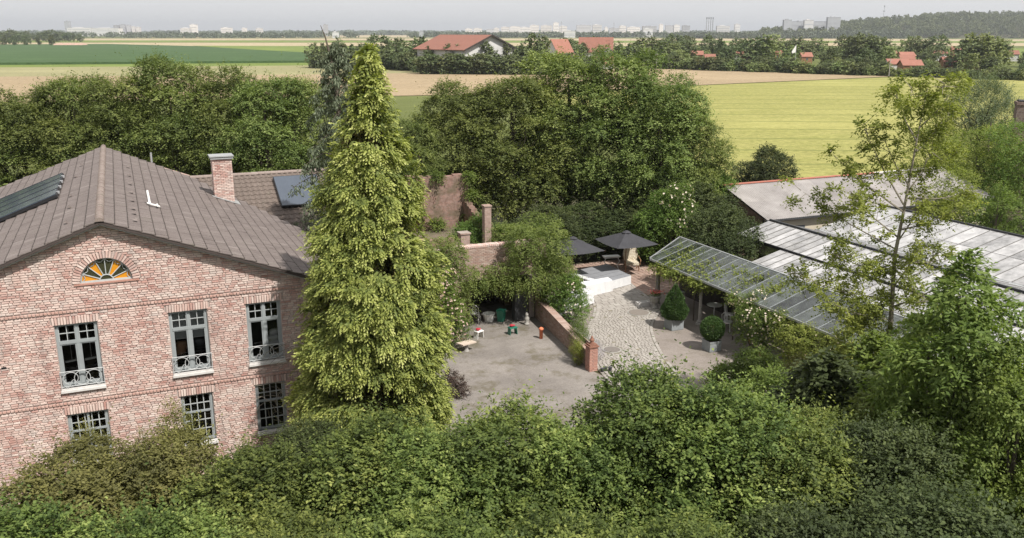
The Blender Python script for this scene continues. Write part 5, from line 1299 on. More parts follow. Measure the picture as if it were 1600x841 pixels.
# spiky bronze shrub top in front of the wall
lo = [(0,0,4.0,.55,.6),(.3,.1,3.2,.6,.6),(-.4,0,3.0,.6,.6),(.1,-.1,4.7,.32,.4),(-.15,.1,2.2,.8,.7),(.7,0,2.6,.5,.5)]
sp = spray_crown('spiky_crown', lo, 700, 10, .35, .085, L['olive'], 77, up=.9, droop=.0)
for px, Y, py, w, lab in ((212,25.5,628,.95,'slender bronze shrub rising in front of the wall between the lower windows'),(55,25,662,.8,'small bronze shrub rising at the lower left edge of the wall'),(330,24.8,690,.6,'low bronze shrub below the middle lower window'),(150,25.2,672,.6,'low bronze shrub under the lower left window')):
    tree_thing('shrub', lab, 'shrub', place(px, Y), sp, trunk_mesh('shrub_stems', 4.2, .05, lo, M['bark'], 3), px, (w, w, ztop(px, py, Y)/5.05), 'shrubs at the foot of the house')
# thin bare climbing branches at the house corner
b = MB(); gg = random.Random(12); o0 = Vector((6.3,-.5,1.0))
for k in range(26):
    p = Vector((gg.uniform(4.9,6.6), gg.uniform(-.7,-.15), gg.uniform(1.6,3.2))); pts_ = [p]
    d = Vector((gg.uniform(-1,.2), gg.uniform(-.3,.1), gg.uniform(-.1,.9))).normalized()
    for j in range(6): d = (d+Vector((gg.uniform(-.6,.6), gg.uniform(-.3,.3), gg.uniform(-.5,.5)))).normalized(); p = p+d*.22; pts_.append(Vector((p.x, min(p.y,-.06), p.z)))
    b.tube(pts_, [.014,.012,.010,.009,.007,.006,.004], 4, cap=False)
for k in range(5):
    p = Vector((6.3,-.35,3.6+.12*k)); b.tube([p, p+Vector((-.5,-.1,.25+.1*k)), p+Vector((-1.0-.15*k,-.15,.30)), p+Vector((-1.35-.1*k,-.1,.05))], [.015,.012,.009,.004], 4, cap=False)
tag(b.obj('bare_climber', M['bark_pale']), 'tangle of bare grey climbing branches beside the right windows of the house', 'climbing plant')
# --- right side: maple, walnut, young sparse tree, lime trees, willow
def crown_tree(name, label, cat, px, Y, lobes, m_, n, lps, slen, leaf, seed, tr=(4,.1), **kw):
    c = spray_crown(name+'_crown', lobes, n, lps, slen, leaf, m_, seed, **kw); t = trunk_mesh(name+'_trunk', tr[0], tr[1], lobes, M['bark'], seed)
    return tree_thing(name, label, 'tree', place(px, Y), c, t, 0, 1)
crown_tree('maple', 'dark green maple with broad leaves below the slender young tree', 'tree', 1345, 24.5, round_lobes(1.75, 1.0, 5.9, 12, 101, .42), L['dark'], 1500, 9, .5, .20, 102, (4.6,.12), aspect=.9, flat=1.2)
crown_tree('maple', 'lighter maple with broad leaves right of the dark maple', 'tree', 1425, 27, round_lobes(1.6, 1.0, 5.6, 10, 103, .42), L['mid'], 1100, 9, .5, .18, 104, (4.6,.12), aspect=.85, flat=1.2)
crown_tree('walnut_tree', 'tall light green tree with long drooping leaves at the right edge', 'tree', 1565, 21, round_lobes(2.0, 2.4, 9.9, 26, 105, .30), L['walnut'], 2100, 10, .5, .21, 106, (8.8,.13), aspect=.38, droop=.5, up=.1, hang=.3, flat=.5)
crown_tree('walnut_tree', 'lower light green tree with drooping leaves beside the one at the right edge', 'tree', 1480, 22.5, round_lobes(1.5, 2.0, 6.9, 14, 107, .36), L['walnut'], 1300, 10, .5, .19, 108, (6,.11), aspect=.4, droop=.5, hang=.3)
crown_tree('lime_tree', 'loose light green tree behind the greenhouse at the right edge', 'tree', 1568, 72, round_lobes(4.8, .5, 7.6, 30, 109, .30), L['lime'], 3900, 10, .8, .17, 110, (8,.2), droop=.3)
crown_tree('lime_tree', 'light green tree left of the grey willow, its crown over the barn roof', 'tree', 1480, 82, round_lobes(2.8, .5, 8.2, 18, 111, .32), L['lime'], 1400, 10, .8, .17, 112, (8,.2))
crown_tree('lime_tree', 'dim green tree filling the gap under the loose one at the right edge', 'tree', 1650, 68, round_lobes(4.8, 1.0, 8.6, 20, 113, .33), L['mid'], 2600, 10, .8, .18, 114, (7,.2))
crown_tree('grey_willow', 'dense grey green willow beyond the barn at the right edge', 'tree', 1552, 84, round_lobes(3.9, .5, 10.9, 18, 115, .40), L['willow'], 4200, 12, 1.1, .20, 116, (8,.25), up=1.0, droop=.0, aspect=.3)
crown_tree('shrub_tree', 'fresh green bushy tree in front of the near end of the pergola', 'tree', 1250, 27.5, round_lobes(1.7, .5, 4.4, 12, 117, .40), L['mid'], 1500, 10, .5, .12, 118, (3.6,.09))
crown_tree('shrub_tree', 'bushy tree at the near end of the pergola roof', 'tree', 1205, 33, round_lobes(1.5, .3, 2.9, 10, 119, .42), L['mid'], 1300, 10, .45, .13, 120, (2.6,.08))
crown_tree('shrub_tree', 'yellowish bushy tree between the pergola end and the maple', 'tree', 1300, 31, round_lobes(1.5, .3, 3.4, 10, 121, .42), L['olive'], 1100, 10, .5, .13, 122, (3,.08))
crown_tree('shrub_tree', 'light green bushy tree covering the right end of the barn wall', 'tree', 1528, 63, round_lobes(2.1, .3, 5.6, 12, 161, .40), L['lime'], 1300, 10, .6, .15, 162, (4,.1))
crown_tree('shrub_tree', 'green bushy tree at the right edge beside the greenhouse end', 'tree', 1598, 60.5, round_lobes(2.3, .3, 5.0, 12, 163, .40), L['mid'], 1300, 10, .6, .15, 164, (4,.1))
def young_tree():
    Y = 30.0; pt = lambda x, y, dy=0: AT(x, y, Y+dy)
    tr = [GR(1372,Y), pt(1382,600), pt(1392,500), pt(1398,400), pt(1412,330), pt(1425,260), pt(1440,180), pt(1452,128)]
    base = Vector(tr[0]); t = thing('young_tree', 'slender young tree with loose bright leaves standing before the greenhouse', 'tree', tuple(base))
    b = MB(); b.tube([p-base for p in tr], [.13,.11,.085,.065,.048,.034,.02,.008], 8); gg = random.Random(21); cl = []
    br = [(1390,500,1290,470),(1392,480,1480,440),(1396,430,1300,395),(1397,410,1500,400),(1400,390,1255,300),(1402,370,1330,300),(1404,360,1490,330),(1410,330,1300,240),(1412,320,1350,200),(1415,310,1520,300),(1420,290,1380,215),(1422,275,1490,235),(1428,240,1480,180),(1432,220,1400,150),(1436,200,1490,140),(1440,180,1425,140),(1386,560,1300,560),(1386,550,1470,530),(1390,520,1500,480),(1388,540,1340,500),(1384,590,1440,580),(1395,450,1440,380),(1398,420,1450,470),(1401,380,1450,300),(1418,300,1455,240),(1445,160,1478,128),(1384,580,1330,610),(1392,470,1240,430)]
    for (x0, y0, x1, y1) in br:
        dy = gg.uniform(-2.2, 2.2); p0, p1 = pt(x0,y0)-base, pt(x1,y1,dy)-base; mid = p0.lerp(p1,.5)+Vector((0,0,-.12)); ln = (p1-p0).length
        b.tube([p0, mid, p1], [.034,.02,.006], 5, cap=False)
        for k in range(int(3+ln*3.2)):
            f = gg.uniform(.35, 1.05); q = p0.lerp(mid, f*2) if f < .5 else mid.lerp(p1, (f-.5)*2); e = q+Vector((gg.uniform(-.45,.45), gg.uniform(-.45,.45), gg.uniform(-.35,.45)))
            b.tube([q, e], [.012,.004], 4, cap=False); cl.append((*e, gg.uniform(.14,.30), gg.uniform(.12,.22)))
    for k in range(64):                    # looser leaves along the lower stem
        z = gg.uniform(1.5, 8.0); cl.append((gg.uniform(-.7,2.1)+.1, gg.uniform(-1,1), z, gg.uniform(.2,.4), .25))
    link('trunk', b.mesh('young_trunk', M['bark_pale']), t)
    link('crown', spray_crown('young_crown', cl, 5200, 9, .38, .125, L['lime'], 130, droop=.35, up=.1, inner=.5, flat=.6), t)
young_tree()

# --- ivy and creeper on the archway
iv = thing('ivy', 'thick green creeper hanging over the brick archway and its right corner', 'climbing plant', (18, 11, 0))
lo = []
gg = random.Random(33)
for i in range(30): lo.append((-4.4+i*.23, -.45+gg.uniform(-.35,.3), 2.95+gg.uniform(-.5,.35), gg.uniform(.42,.62), gg.uniform(.40,.6)))
for i in range(34): lo.append((gg.uniform(1.1,3.55), gg.uniform(-1.0,2.2), gg.uniform(1.9,4.9), gg.uniform(.6,.95), gg.uniform(.55,.9)))
for i in range(14): lo.append((gg.uniform(2.8,3.9), gg.uniform(-1.1,1.8), gg.uniform(.9,3.2), gg.uniform(.55,.85), gg.uniform(.5,.8)))
for i in range(20): lo.append((-3.6+gg.uniform(-1.2,1.6), -.55+gg.uniform(-.4,.5), gg.uniform(.8,4.7), gg.uniform(.5,.75), gg.uniform(.5,.75)))
for i in range(9): lo.append((gg.uniform(-4.6,-2.2), .6+gg.uniform(-.2,.9), gg.uniform(3.9,4.6), gg.uniform(.35,.6), gg.uniform(.25,.4)))
link('leaves', spray_crown('ivy_leaves', lo, 8200, 10, .45, .115, L['ivy'], 34, droop=.5, up=.1, hang=.2), iv)
b = MB()
for k in range(16): x = -4+k*.5; b.tube([(x, .6, 0 if x < -1.5 or x > 2.2 else 2.6), (x+gg.uniform(-.2,.2), .5, 2.6), (x+gg.uniform(-.4,.4), .2, 3.2)], [.05,.03,.01], 5, cap=False)
link('stems', b.mesh('ivy_stems', M['bark']), iv)
lo = [(gg.uniform(-1.6,1.8), gg.uniform(-.5,.5), gg.uniform(.2,1.0), gg.uniform(.4,.6), gg.uniform(.35,.5)) for _ in range(10)]
t = thing('fern_like_shrub', 'feathery pale green sumac bush between the ruin pillars and the ivy', 'shrub', (19.9, 13.6, 3.3)); link('leaves', spray_crown('feather_leaves', lo, 500, 22, .95, .14, L['mid'], 35, droop=.6, up=.5, aspect=.35), t)
link('stems', MB().tube([(0,0,-.2),(.2,0,.5),(-.4,0,.9)], [.05,.03,.01]).mesh('stems', M['bark']), t)
def plant(name, label, cat, loc, lobes, m_, n, lps, slen, leaf, seed, fl=None, group=None, **kw):
    t = thing(name, label, cat, loc, 0, group); link('leaves', spray_crown(name+'_leaves', lobes, n, lps, slen, leaf, m_, seed, **kw), t)
    b = MB(); gq = random.Random(seed)
    for l_ in lobes[:7]: b.tube([(gq.uniform(-.1,.1),gq.uniform(-.1,.1),0), (l_[0]*.5,l_[1]*.5,l_[2]*.5), l_[:3]], [.03,.02,.006], 4, cap=False)
    link('stems', b.mesh('stems', M['bark']), t)
    if fl:
        nf, size, fm = fl; g2 = np.random.default_rng(seed); lb_ = np.array(lobes); ix = g2.integers(0, len(lb_), nf); d = norm(g2.normal(size=(nf,3))+np.array([-.1,-.6,.3]))
        C_ = lb_[ix,:3]+d*lb_[ix][:,[3,3,4]]*1.05; P = np.repeat(C_, 6, 0); a = np.tile(np.arange(6)*1.047, nf); dd = np.repeat(d, 6, 0)
        s1 = norm(np.cross(dd, np.array([0,0,1.]))); s2 = norm(np.cross(dd, s1)); D = norm(s1*np.cos(a)[:,None]+s2*np.sin(a)[:,None]+dd*.5); S = norm(np.cross(D, dd))
        link('flowers', leafmesh(name+'_flowers', P, D, S, size*.5, size*.5, g2.random(nf*6), fm), t)
    return t
plant('rose_bush', 'tall bush full of pale pink roses between the golden cypress and the ivy', 'rose bush', (14.6,8.9,0), [(0,0,.8,.6,.7),(.2,0,1.9,.65,.7),(-.2,.2,2.8,.6,.6),(.1,.4,3.5,.5,.5),(.5,-.2,1.0,.5,.6)], L['mid'], 800, 10, .35, .09, 140, (230,.12,L['rose2']))
plant('oleander', 'white flowering bush behind the low wall', 'shrub', (21.4,9.6,.03), [(0,0,1.0,.7,.8),(.5,.4,1.4,.7,.7),(-.3,.5,1.7,.6,.7),(.2,0,2.1,.55,.6),(.6,-.4,.9,.5,.6)], L['mid'], 900, 12, .45, .14, 141, (60,.11,L['rose']), up=.8, droop=.1, aspect=.3)
plant('tall_herb', 'light green upright plant at the low wall, left of the red pillar', 'plant', (20.05,5.4,.03), [(0,0,.7,.35,.7),(.1,.5,.8,.4,.7),(-.25,-.6,.6,.3,.55)], L['mid'], 420, 12, .4, .10, 142, up=1.8, droop=0, aspect=.2)
plant('tall_herb', 'light green plant in front of the low wall beside the pillar', 'plant', (19.25,4.2,.03), [(0,0,.5,.25,.5),(.05,.4,.6,.25,.5)], L['lime'], 220, 12, .35, .09, 143, up=1.8, droop=0, aspect=.2)
plant('lavender_bush', 'lilac lavender bush between the red pillar and the cobbled path', 'lavender', (20.3,4.5,.03), [(0,0,.35,.45,.4),(.1,.7,.4,.45,.45),(-.0,1.4,.4,.4,.4)], L['lavender'], 500, 10, .4, .06, 144, up=1.6, droop=0, aspect=.25)
plant('creeping_shrub', 'purple leaved low plant at the foot of the golden cypress', 'plant', (13.4,4.6,.0), [(-.3,0,.3,.3,.3),(-.2,-.8,.3,.35,.3),(-.5,-1.6,.3,.4,.3)], L['purple'], 260, 10, .35, .09, 145)
# topiary in planters
def planter(t, s, h):
    MB().box(-s,s,-s,s,.0,h).obj('planter', M['planter'], t)
    b = MB(); e = .02
    for x0,x1,y0,y1 in ((-s-e,s+e,-s-e,-s),(-s-e,s+e,s,s+e),(-s-e,-s,-s,s),(s,s+e,-s,s)): b.box(x0,x1,y0,y1,h-.07,h+.02)
    b.obj('planter_rim', M['planter'], t); MB().box(-s+.02,s-.02,-s+.02,s-.02,h,h+.01).obj('soil', M['soil'], t)
def cone_crown(Hc, r0, n, seed):
    g2 = np.random.default_rng(seed); h = 1-np.sqrt(g2.random(n)); a = g2.random(n)*6.283; prof = np.interp(h, [0,.08,.25,.6,.9,1], [.72,.95,1,.62,.18,.02]); r = r0*prof*(.72+.33*g2.random(n))*(1+.07*np.sin(a*4+h*15))
    P = np.stack([np.cos(a)*r, np.sin(a)*r, h*Hc], -1); out = np.stack([np.cos(a), np.sin(a), np.full(n,.7)], -1); D = norm(out+g2.normal(size=(n,3))*.6); S = norm(np.cross(D, g2.normal(size=(n,3))))
    return leafmesh('topiary_leaves', P, D, S, .07, .045, g2.random(n), L['box'])
t = thing('topiary_cone', 'clipped conical shrub in a square zinc planter beside the cobbled path', 'topiary', (26.35,7.0,.04), R(0)); planter(t, .36, .55); link('crown', cone_crown(1.85, .66, 15000, 150), t, (0,0,.55))
b = MB().tube([(0,0,.5),(0,0,2.2)], [.05,.01]); link('trunk', b.mesh('trunk', M['bark']), t)
def ball_crown(r0, n, seed):
    g2 = np.random.default_rng(seed); d = norm(g2.normal(size=(n,3))); P = d*r0*(.8+.24*g2.random((n,1))); D = norm(d+g2.normal(size=(n,3))*.6); S = norm(np.cross(D, g2.normal(size=(n,3))))
    return leafmesh('topiary_leaves', P, D, S, .065, .045, g2.random(n), L['box'])
t = thing('topiary_ball', 'clipped round box ball in a square zinc planter right of the cone', 'topiary', (26.2,3.5,.04)); planter(t, .33, .50); link('crown', ball_crown(.56, 9000, 151), t, (0,0,1.08)); link('trunk', MB().tube([(0,0,.45),(0,0,1.1)], .04).mesh('trunk', M['bark']), t)
def urn(label, x, y, s=1.0, fl=True):
    t = thing('stone_urn', label, 'urn', (x,y,.05)); t.scale = (s,s,s)
    MB().lathe((0,0,0), [(.2,0),(.2,.06),(.1,.12),(.08,.24),(.2,.34),(.27,.50),(.30,.66),(.33,.70),(.28,.70)], 16).obj('bowl', M['stone'], t, True)
    link('leaves', spray_crown('urn_leaves', [(0,0,.78,.26,.16)], 60, 8, .2, .07, L['mid'], 160), t)
    if fl: g2 = np.random.default_rng(3); n = 90; P = np.stack([g2.normal(size=n)*.16, g2.normal(size=n)*.16, .86+g2.random(n)*.12], -1); D = norm(g2.normal(size=(n,3))+np.array([0,0,.4])); link('flowers', leafmesh('urn_flowers', P, D, norm(np.cross(D, g2.normal(size=(n,3)))), .08, .08, g2.random(n), M['petal_red']), t)
M['petal_red'] = plain('red_petals', (.55,.05,.05), (.65,.25,.22), 20)
urn('stone urn with red and white flowers at the bend of the kerb', 27.35, 10.4)
urn('smaller stone urn with plants behind the round box ball', 28.0, 2.0, .8, False)
t = thing('stone_trough', 'low pale stone trough left of the flower urn', 'trough', (26.9,11.0,.05)); MB().box(-.35,.35,-.18,.18,0,.07).box(-.35,-.28,-.18,.18,.071,.25).box(.28,.35,-.18,.18,.071,.25).box(-.279,.279,-.18,-.12,.071,.25).box(-.279,.279,.12,.18,.071,.25).obj('body', M['sill'], t)
for i, (x, y) in enumerate(((28.5,3.4),(27.6,1.4),(28.9,1.0),(28.1,6.1))):
    t = thing('flower_pot', ['terracotta pot under the pergola, nearest the third post','terracotta pot at the kerb side behind the box ball','terracotta pot beside the back wall of the pergola','terracotta pot at the foot of the second pergola post'][i], 'flower pot', (x,y,.05), 0, 'terracotta pots under the pergola')
    MB().lathe((0,0,0), [(.13,0),(.19,.28),(.22,.29),(.22,.34)], 12).obj('pot', M['terracotta'], t); link('leaves', spray_crown('pot_leaves', [(0,0,.5,.25,.25)], 70, 8, .25, .08, L['mid'], 170+i), t)
# climbing roses and vines along the pergola
plant('rose_bush', 'large climbing rose with pale blossoms over the third pergola post', 'rose bush', (27.6,2.2,.03), [(.2,.6,2.3,.6,.5),(-.3,.0,2.0,.65,.6),(-.2,-.9,1.9,.7,.6),(0,-1.8,2.2,.6,.5),(-.3,.2,1.2,.6,.6),(-.1,1.4,2.4,.4,.35),(-.4,-1.1,1.2,.5,.5),(.3,.2,2.8,.4,.3)], L['mid'], 1500, 9, .42, .085, 146, (300,.11,L['rose']))
plant('rose_bush', 'climbing rose with loose yellow green shoots at the near end of the pergola', 'rose bush', (27.5,-.6,.03), [(0,0,1.6,.8,.8),(-.2,-1.0,2.0,.8,.7),(.1,.7,2.2,.6,.5),(-.2,-2.0,1.8,.8,.7),(0,-.5,.8,.7,.6),(.2,-2.6,2.6,.5,.4)], L['lime'], 1300, 9, .5, .10, 147, (40,.10,L['rose']))
lo = [(gg.uniform(-1.0,1.0), gg.uniform(-4.6,4.6), gg.uniform(-.12,.10)+.0, gg.uniform(.45,.7), .14) for _ in range(52)]
lo = [(a, b_, c+a*.31, d, e) for a, b_, c, d, e in lo]
t = thing('grape_vine', 'green vine spreading under the glass roof of the pergola', 'climbing plant', (28.85, 6.6, 2.70)); link('leaves', spray_crown('vine_leaves', lo, 3600, 9, .5, .14, L['lime'], 148, droop=.1, up=-.3, aspect=.8), t)
b = MB()
for k in range(6): b.tube([(-.8,-4+k*1.7,-2.7 if k%2 else -.3),(-.7,-3.8+k*1.7,-.2),(.3,-3.4+k*1.7,.1),(1,-3+k*1.7,.3)], [.04,.03,.02,.01], 5, cap=False)
link('stems', b.mesh('vine_stems', M['bark']), t)
lo = [(gg.uniform(-.3,.2), 4.4-k*.55, -.35-.25*gg.random(), .22, .28) for k in range(9)]
t = thing('grape_vine', 'light green vine shoots hanging over the front gutter at the far pergola post', 'climbing plant', (27.75, 6.7, 2.7)); link('leaves', spray_crown('vine_leaves', lo, 300, 8, .32, .10, L['lime'], 149, droop=.6, hang=.5), t); link('stems', MB().tube([(.1,4.5,-2.6),(.1,4.4,-.3),(0,0,-.3)], .015).mesh('stems', M['bark']), t)
# pale rose blossoms on the shrub behind the pergola end
p = AT(1062, 298, 56.5); t = thing('rose_bush', 'rambling rose with pale pink blossoms climbing into the trees behind the pergola', 'rose bush', (p.x,p.y,0))
t2 = plant('x', 'x', 'x', (0,0,0), [(0,0,p.z,.8,.5),(-.8,.3,p.z-.5,.7,.5),(.3,-.2,p.z-1.1,.8,.6),(-.2,0,p.z-2,.8,.8)], L['mid'], 700, 9, .5, .12, 151, (90,.17,L['rose']))
for c_ in list(t2.children): c_.parent = t
bpy.data.objects.remove(t2)

# ================================================================== village, gardens and city on the plain
fcr = []
for k in range(6):
    lo = round_lobes([4.2,3.6,4.8,3.2,2.2,4.6][k], .3 if k != 4 else .3, [10,11,9,12,13,8][k], 9, 200+k, .5)
    fcr.append((spray_crown('far_crown', lo, 260, 6, 1.5, .85, L['far'], 210+k, aspect=.8, inner=.4), trunk_mesh('far_trunk', 7, .22, lo, M['bark'], 220+k, 3)))
lo = round_lobes(4.4, .3, 9.5, 9, 231, .5); flc = spray_crown('far_crown', lo, 260, 6, 1.5, .85, L['farlight'], 232, aspect=.8, inner=.4)
lo = round_lobes(2.6, .0, 3.6, 8, 233, .5); fbu = spray_crown('far_bush', lo, 220, 6, .9, .6, L['farlight'], 234, aspect=.8, inner=.4)
lo = round_lobes(2.8, .0, 4.2, 8, 235, .5); fbd = spray_crown('far_bush', lo, 240, 6, .9, .6, L['far'], 236, aspect=.8, inner=.4)
gf = random.Random(77)
HK = [10,11,9,12,13,8]
LM = ['near the orchard','left of the hall','before the hall','right of the hall','near the white tent','behind the tan field','near the utility pole','near the right edge']
def where_(px): return LM[min(7, int(np.searchsorted([300,650,800,1000,1150,1350,1480], px)))]
def far_tree(px, Y, h, k, label, group, w=1.0, light=False, name='field_tree'):
    s = h/(9.5 if light else HK[k]); t = thing(name, label, 'tree', place(px, Y), gf.uniform(0,6), group); t.scale = (s*w, s*w, s)
    link('crown', flc if light else fcr[k][0], t); link('trunk', fcr[k][1], t)
def Yof(py): return 15*1446/(py-50.3)
# belt around the riding hall
for px in range(486, 660, 13):
    far_tree(px+gf.uniform(-4,4), gf.uniform(385,420), gf.uniform(9,13.2), gf.randrange(6), 'dark field tree in the row left of the big red roofed hall', 'trees left of the hall')
for px in range(560, 770, 22): far_tree(px, 372+gf.uniform(-8,8), gf.uniform(5.5,8), gf.choice([0,2,5]), 'low tree in the hedge row in front of the big red roofed hall', 'low trees before the hall')
for px, h, k in ((668,9.5,1),(700,10.5,3),(717,10,0),(760,11.5,3),(775,8,1),(790,10.5,4),(806,7.5,2),(822,9,2),(835,14,0),(850,13,3)):
    far_tree(px, 352+gf.uniform(-6,6), h, k, 'dark tree '+('under the left end of the hall roof' if px < 750 else 'before the white gable of the hall' if px < 815 else 'hiding the solar roof side of the hall'), 'trees before the white gable')
for px in range(868, 1045, 14): far_tree(px+gf.uniform(-4,4), gf.uniform(380,470), gf.uniform(8,12), gf.randrange(6), 'field tree among the small red roofed houses right of the hall', 'trees among the houses', light=gf.random() < .2)
for px in range(492, 935, 8):
    t = thing('hedge_bush', 'dark bush of the long hedge '+('left of the riding hall' if px < 650 else 'below the riding hall wall' if px < 810 else 'right of the riding hall'), 'bush', place(px+gf.uniform(-3,3), float(np.interp(px,[480,640,660,860,870,930],[392,372,336,330,360,360]))), gf.uniform(0,6), 'hedge bushes before the hall'); s = gf.uniform(1.0,1.7); t.scale = (s*1.1,s*1.1,s)
    link('leaves', fbd, t)
HUTS = [(1100,88),(1119,95),(1163,90),(1176,95),(1423,105),(1443,107),(1430,91),(1432,97),(1505,79),(1480,86),(1497,101),(1595,87),(1270,92),(1225,87),(1402,86),(1540,103)]
# allotment belt on the right: edge follows the field boundary
def edgeY(px): return Yof(np.interp(px, [1000,1395,1600,1800], [106.5,119.5,126,131]))
for px in range(1005, 1720, 11):
    Y = float(edgeY(px))+gf.uniform(3,10); b_ = gf.random()
    t = thing('hedge_bush', 'bush of the outer field hedge '+where_(px), 'bush', place(px+gf.uniform(-3,3), Y), gf.uniform(0,6), 'hedge bushes at the field edge'); s = gf.uniform(.75,1.25)*(1.0 if px < 1400 else .75); t.scale = (s*1.1,s*1.1,s)
    link('leaves', fbu if b_ < .4 else fbd, t)
for row, (dy, hm, n_, lab, grp) in enumerate(((16,6.5,34,'tree in the front garden row','front row of allotment trees'),(55,8.5,34,'tree in the second garden row','second row of allotment trees'),(110,10,34,'tree in the middle garden row','middle allotment trees'),(190,11,32,'tree in the back garden row','back allotment trees'))):
    for i in range(n_):
        px = 1005+(700)*i/n_+gf.uniform(-9,9)
        if row >= 2 and gf.random() < .15: continue
        Yt = float(edgeY(px))+dy+gf.uniform(-10,14)
        if any(abs(px-hx) < 13 and Yof(hy+7.5)+4 > Yt for hx, hy in HUTS): continue
        hh = hm*gf.uniform(.7,1.2)*(.72 if px > 1400 and row < 2 else 1); li = gf.random() < .35
        where = ['at the left end','above the white tent','behind the tan field','near the white flag','behind the utility pole','above the two red huts','near the right edge','at the far right'][min(7, max(0, int((px-1005)/87)))]
        far_tree(px, Yt, hh, gf.randrange(6), ('%s %s %s %s' % ('light green' if li else 'dark', 'tall' if hh > hm else 'low', lab, where)).replace('tree in','tree in'), grp, light=li)
for px, h in ((1200,13.5),(1178,12),(1355,13.5),(1375,12),(1345,12.5),(1540,14),(1555,13),(1520,12.5),(1050,11),(1010,12),(1075,10.5)):
    far_tree(px, float(edgeY(px))+70, h, gf.choice([0,2,5]), ('%s large rounded tree rising above the gardens %s' % ('light green' if px in (1200,1540,1555) else 'dark', where_(px))), 'large allotment trees', 1.15, light=px in (1200,1540,1555))
for i in range(80):
    px = 1010+gf.uniform(0,690); Y = float(edgeY(px))+gf.uniform(15,220)
    if any(abs(px-hx) < 12 and Yof(hy+7.5)+4 > Y for hx, hy in HUTS): continue
    t = thing('garden_bush', 'low bush between the allotment huts '+where_(px), 'bush', place(px, Y), gf.uniform(0,6), 'bushes between the allotment huts'); s = gf.uniform(.7,1.4); t.scale = (s,s,s); link('leaves', fbu if gf.random() < .6 else fbd, t)
# trees far left
for px in (-12, 4, 20, 38, 58, 78): far_tree(px, 1010+gf.uniform(-10,10), gf.uniform(9.5,12), gf.choice([0,2,3]), 'round orchard tree in the row at the far left beyond the dark green field', 'orchard trees far left', 1.1)
for px in range(-30, 125, 9): far_tree(px, 1500+gf.uniform(-90,60), gf.uniform(11,19), gf.choice([0,2,3,5]), ('tree of the far left group, cut by the picture edge' if px < 5 else 'tree of the far left group behind the orchard row' if px < 75 else 'tree at the right end of the far left group'), 'tree group far left', 1.3)
heap = wthing('soil_heap', 'pinkish heap of earth beside the orchard trees at the far left', 'heap', place(108, 1015))
b = MB(); p0 = Vector(place(108, 1015)); vs = []; k = 16
for i in range(k+1):
    for j in range(5): vs.append((p0.x+RT.x*(i-k/2)*2.1+FH.x*(j-2)*5, p0.y+RT.y*(i-k/2)*2.1+FH.y*(j-2)*5, 0 if j in (0,4) or i in (0,k) else gf.uniform(1.2,3.4)))
b.add(vs, [(i*5+j, (i+1)*5+j, (i+1)*5+j+1, i*5+j+1) for i in range(k) for j in range(4)]); b.obj('mound', plain('pink_earth', (.42,.27,.22), (.34,.24,.19), .5, .95), heap)
pxsheet('red_earth_strip', [(105,55.0),(352,54.7),(352,55.9),(105,56.3)], .3, plain('red_earth', (.20,.10,.08), (.17,.09,.07), .05, .95))
# riding hall with red roof and white gable
def gable_house(label, P, L_, W_, hw, hr, ang, wallm, roofm, cat='house', name='house', over=.6, roof2=None, wins=True, group=None, chim=False):
    """ridge runs along local y; front gable at local y=0"""
    t = thing(name, label, cat, P, ang, group)
    b = MB(); w = W_/2; b.add([(-w,0,0),(w,0,0),(w,0,hw),(0,0,hr-.15),(-w,0,hw),(-w,L_,0),(w,L_,0),(w,L_,hw),(0,L_,hr-.15),(-w,L_,hw)], [(0,1,2,3,4),(9,8,7,6,5),(1,6,7,2),(5,0,4,9)]); b.obj('wall', wallm, t)
    sl_ = (hr-hw)/w
    for s_, m_ in ((-1, roofm), (1, roof2 or roofm)):
        b = MB(); o_ = over; e = w+o_; ze = hr-e*sl_; poly = [(0,-o_,hr),(0,L_+o_,hr),(s_*e,L_+o_,ze),(s_*e,-o_,ze)]
        if s_ < 0: poly = poly
        else: poly = poly[::-1]
        slab(b, poly, .22); b.obj('roof', m_, t)
        if over > .8:
            v_ = MB(); c0 = Vector((0,-o_-.03,hr-.15)); c1 = Vector((s_*e,-o_-.03,ze-.15)); v_.obox((c0+c1)/2, (c1-c0)/2, (0,.05,0), (0,0,.3)); v_.obj('verge_board', M['darkwood'], t)
    if wins:
        nn_ = max(1, int(L_/4)); wv = MB()
        for s_ in (-1,1):
            for i in range(nn_):
                y = L_*(i+.5)/nn_; MB().box(*( (-w-.04,-w-.002) if s_ < 0 else (w+.002,w+.04) ), y-.5,y+.5, hw*.45,hw*.45+1.1).obj('window', M['far_window'], t)
        for x in ((-w*.45, w*.45) if W_ > 5 else (0,)): MB().box(x-.5,x+.5,-.04,-.002,hw*.4,hw*.4+1.1).obj('window', M['far_window'], t)
    if chim: MB().box(-.5,.3,L_*.4,L_*.4+.7,hr-.8,hr+1.1).obj('chimney', M['brick_tex'], t)
    return t
P0 = GR(766, 350); hall_r = GR(803, 350); hall_l = GR(727, 350); Wd_ = (hall_r-hall_l).length/math.cos(R(42))
z_r = ztop(771, 54.5, 350); z_e = ztop(727, 76, 342)
P0.z = 0
gable_house('large riding hall with red tiled roof, white gable and solar panels on its right slope', tuple(P0), 30, Wd_, z_e, z_r, -YAW+R(42), M['far_white'], M['far_red'], 'hall', 'riding_hall', 1.3, M['pvroof'])
p = GR(672, 368); gable_house('white annex with red roof at the left end of the riding hall', tuple(p), 5, 9, 5.0, 8.0, -YAW+R(42), M['far_white'], M['far_red'], 'annex', 'annex')
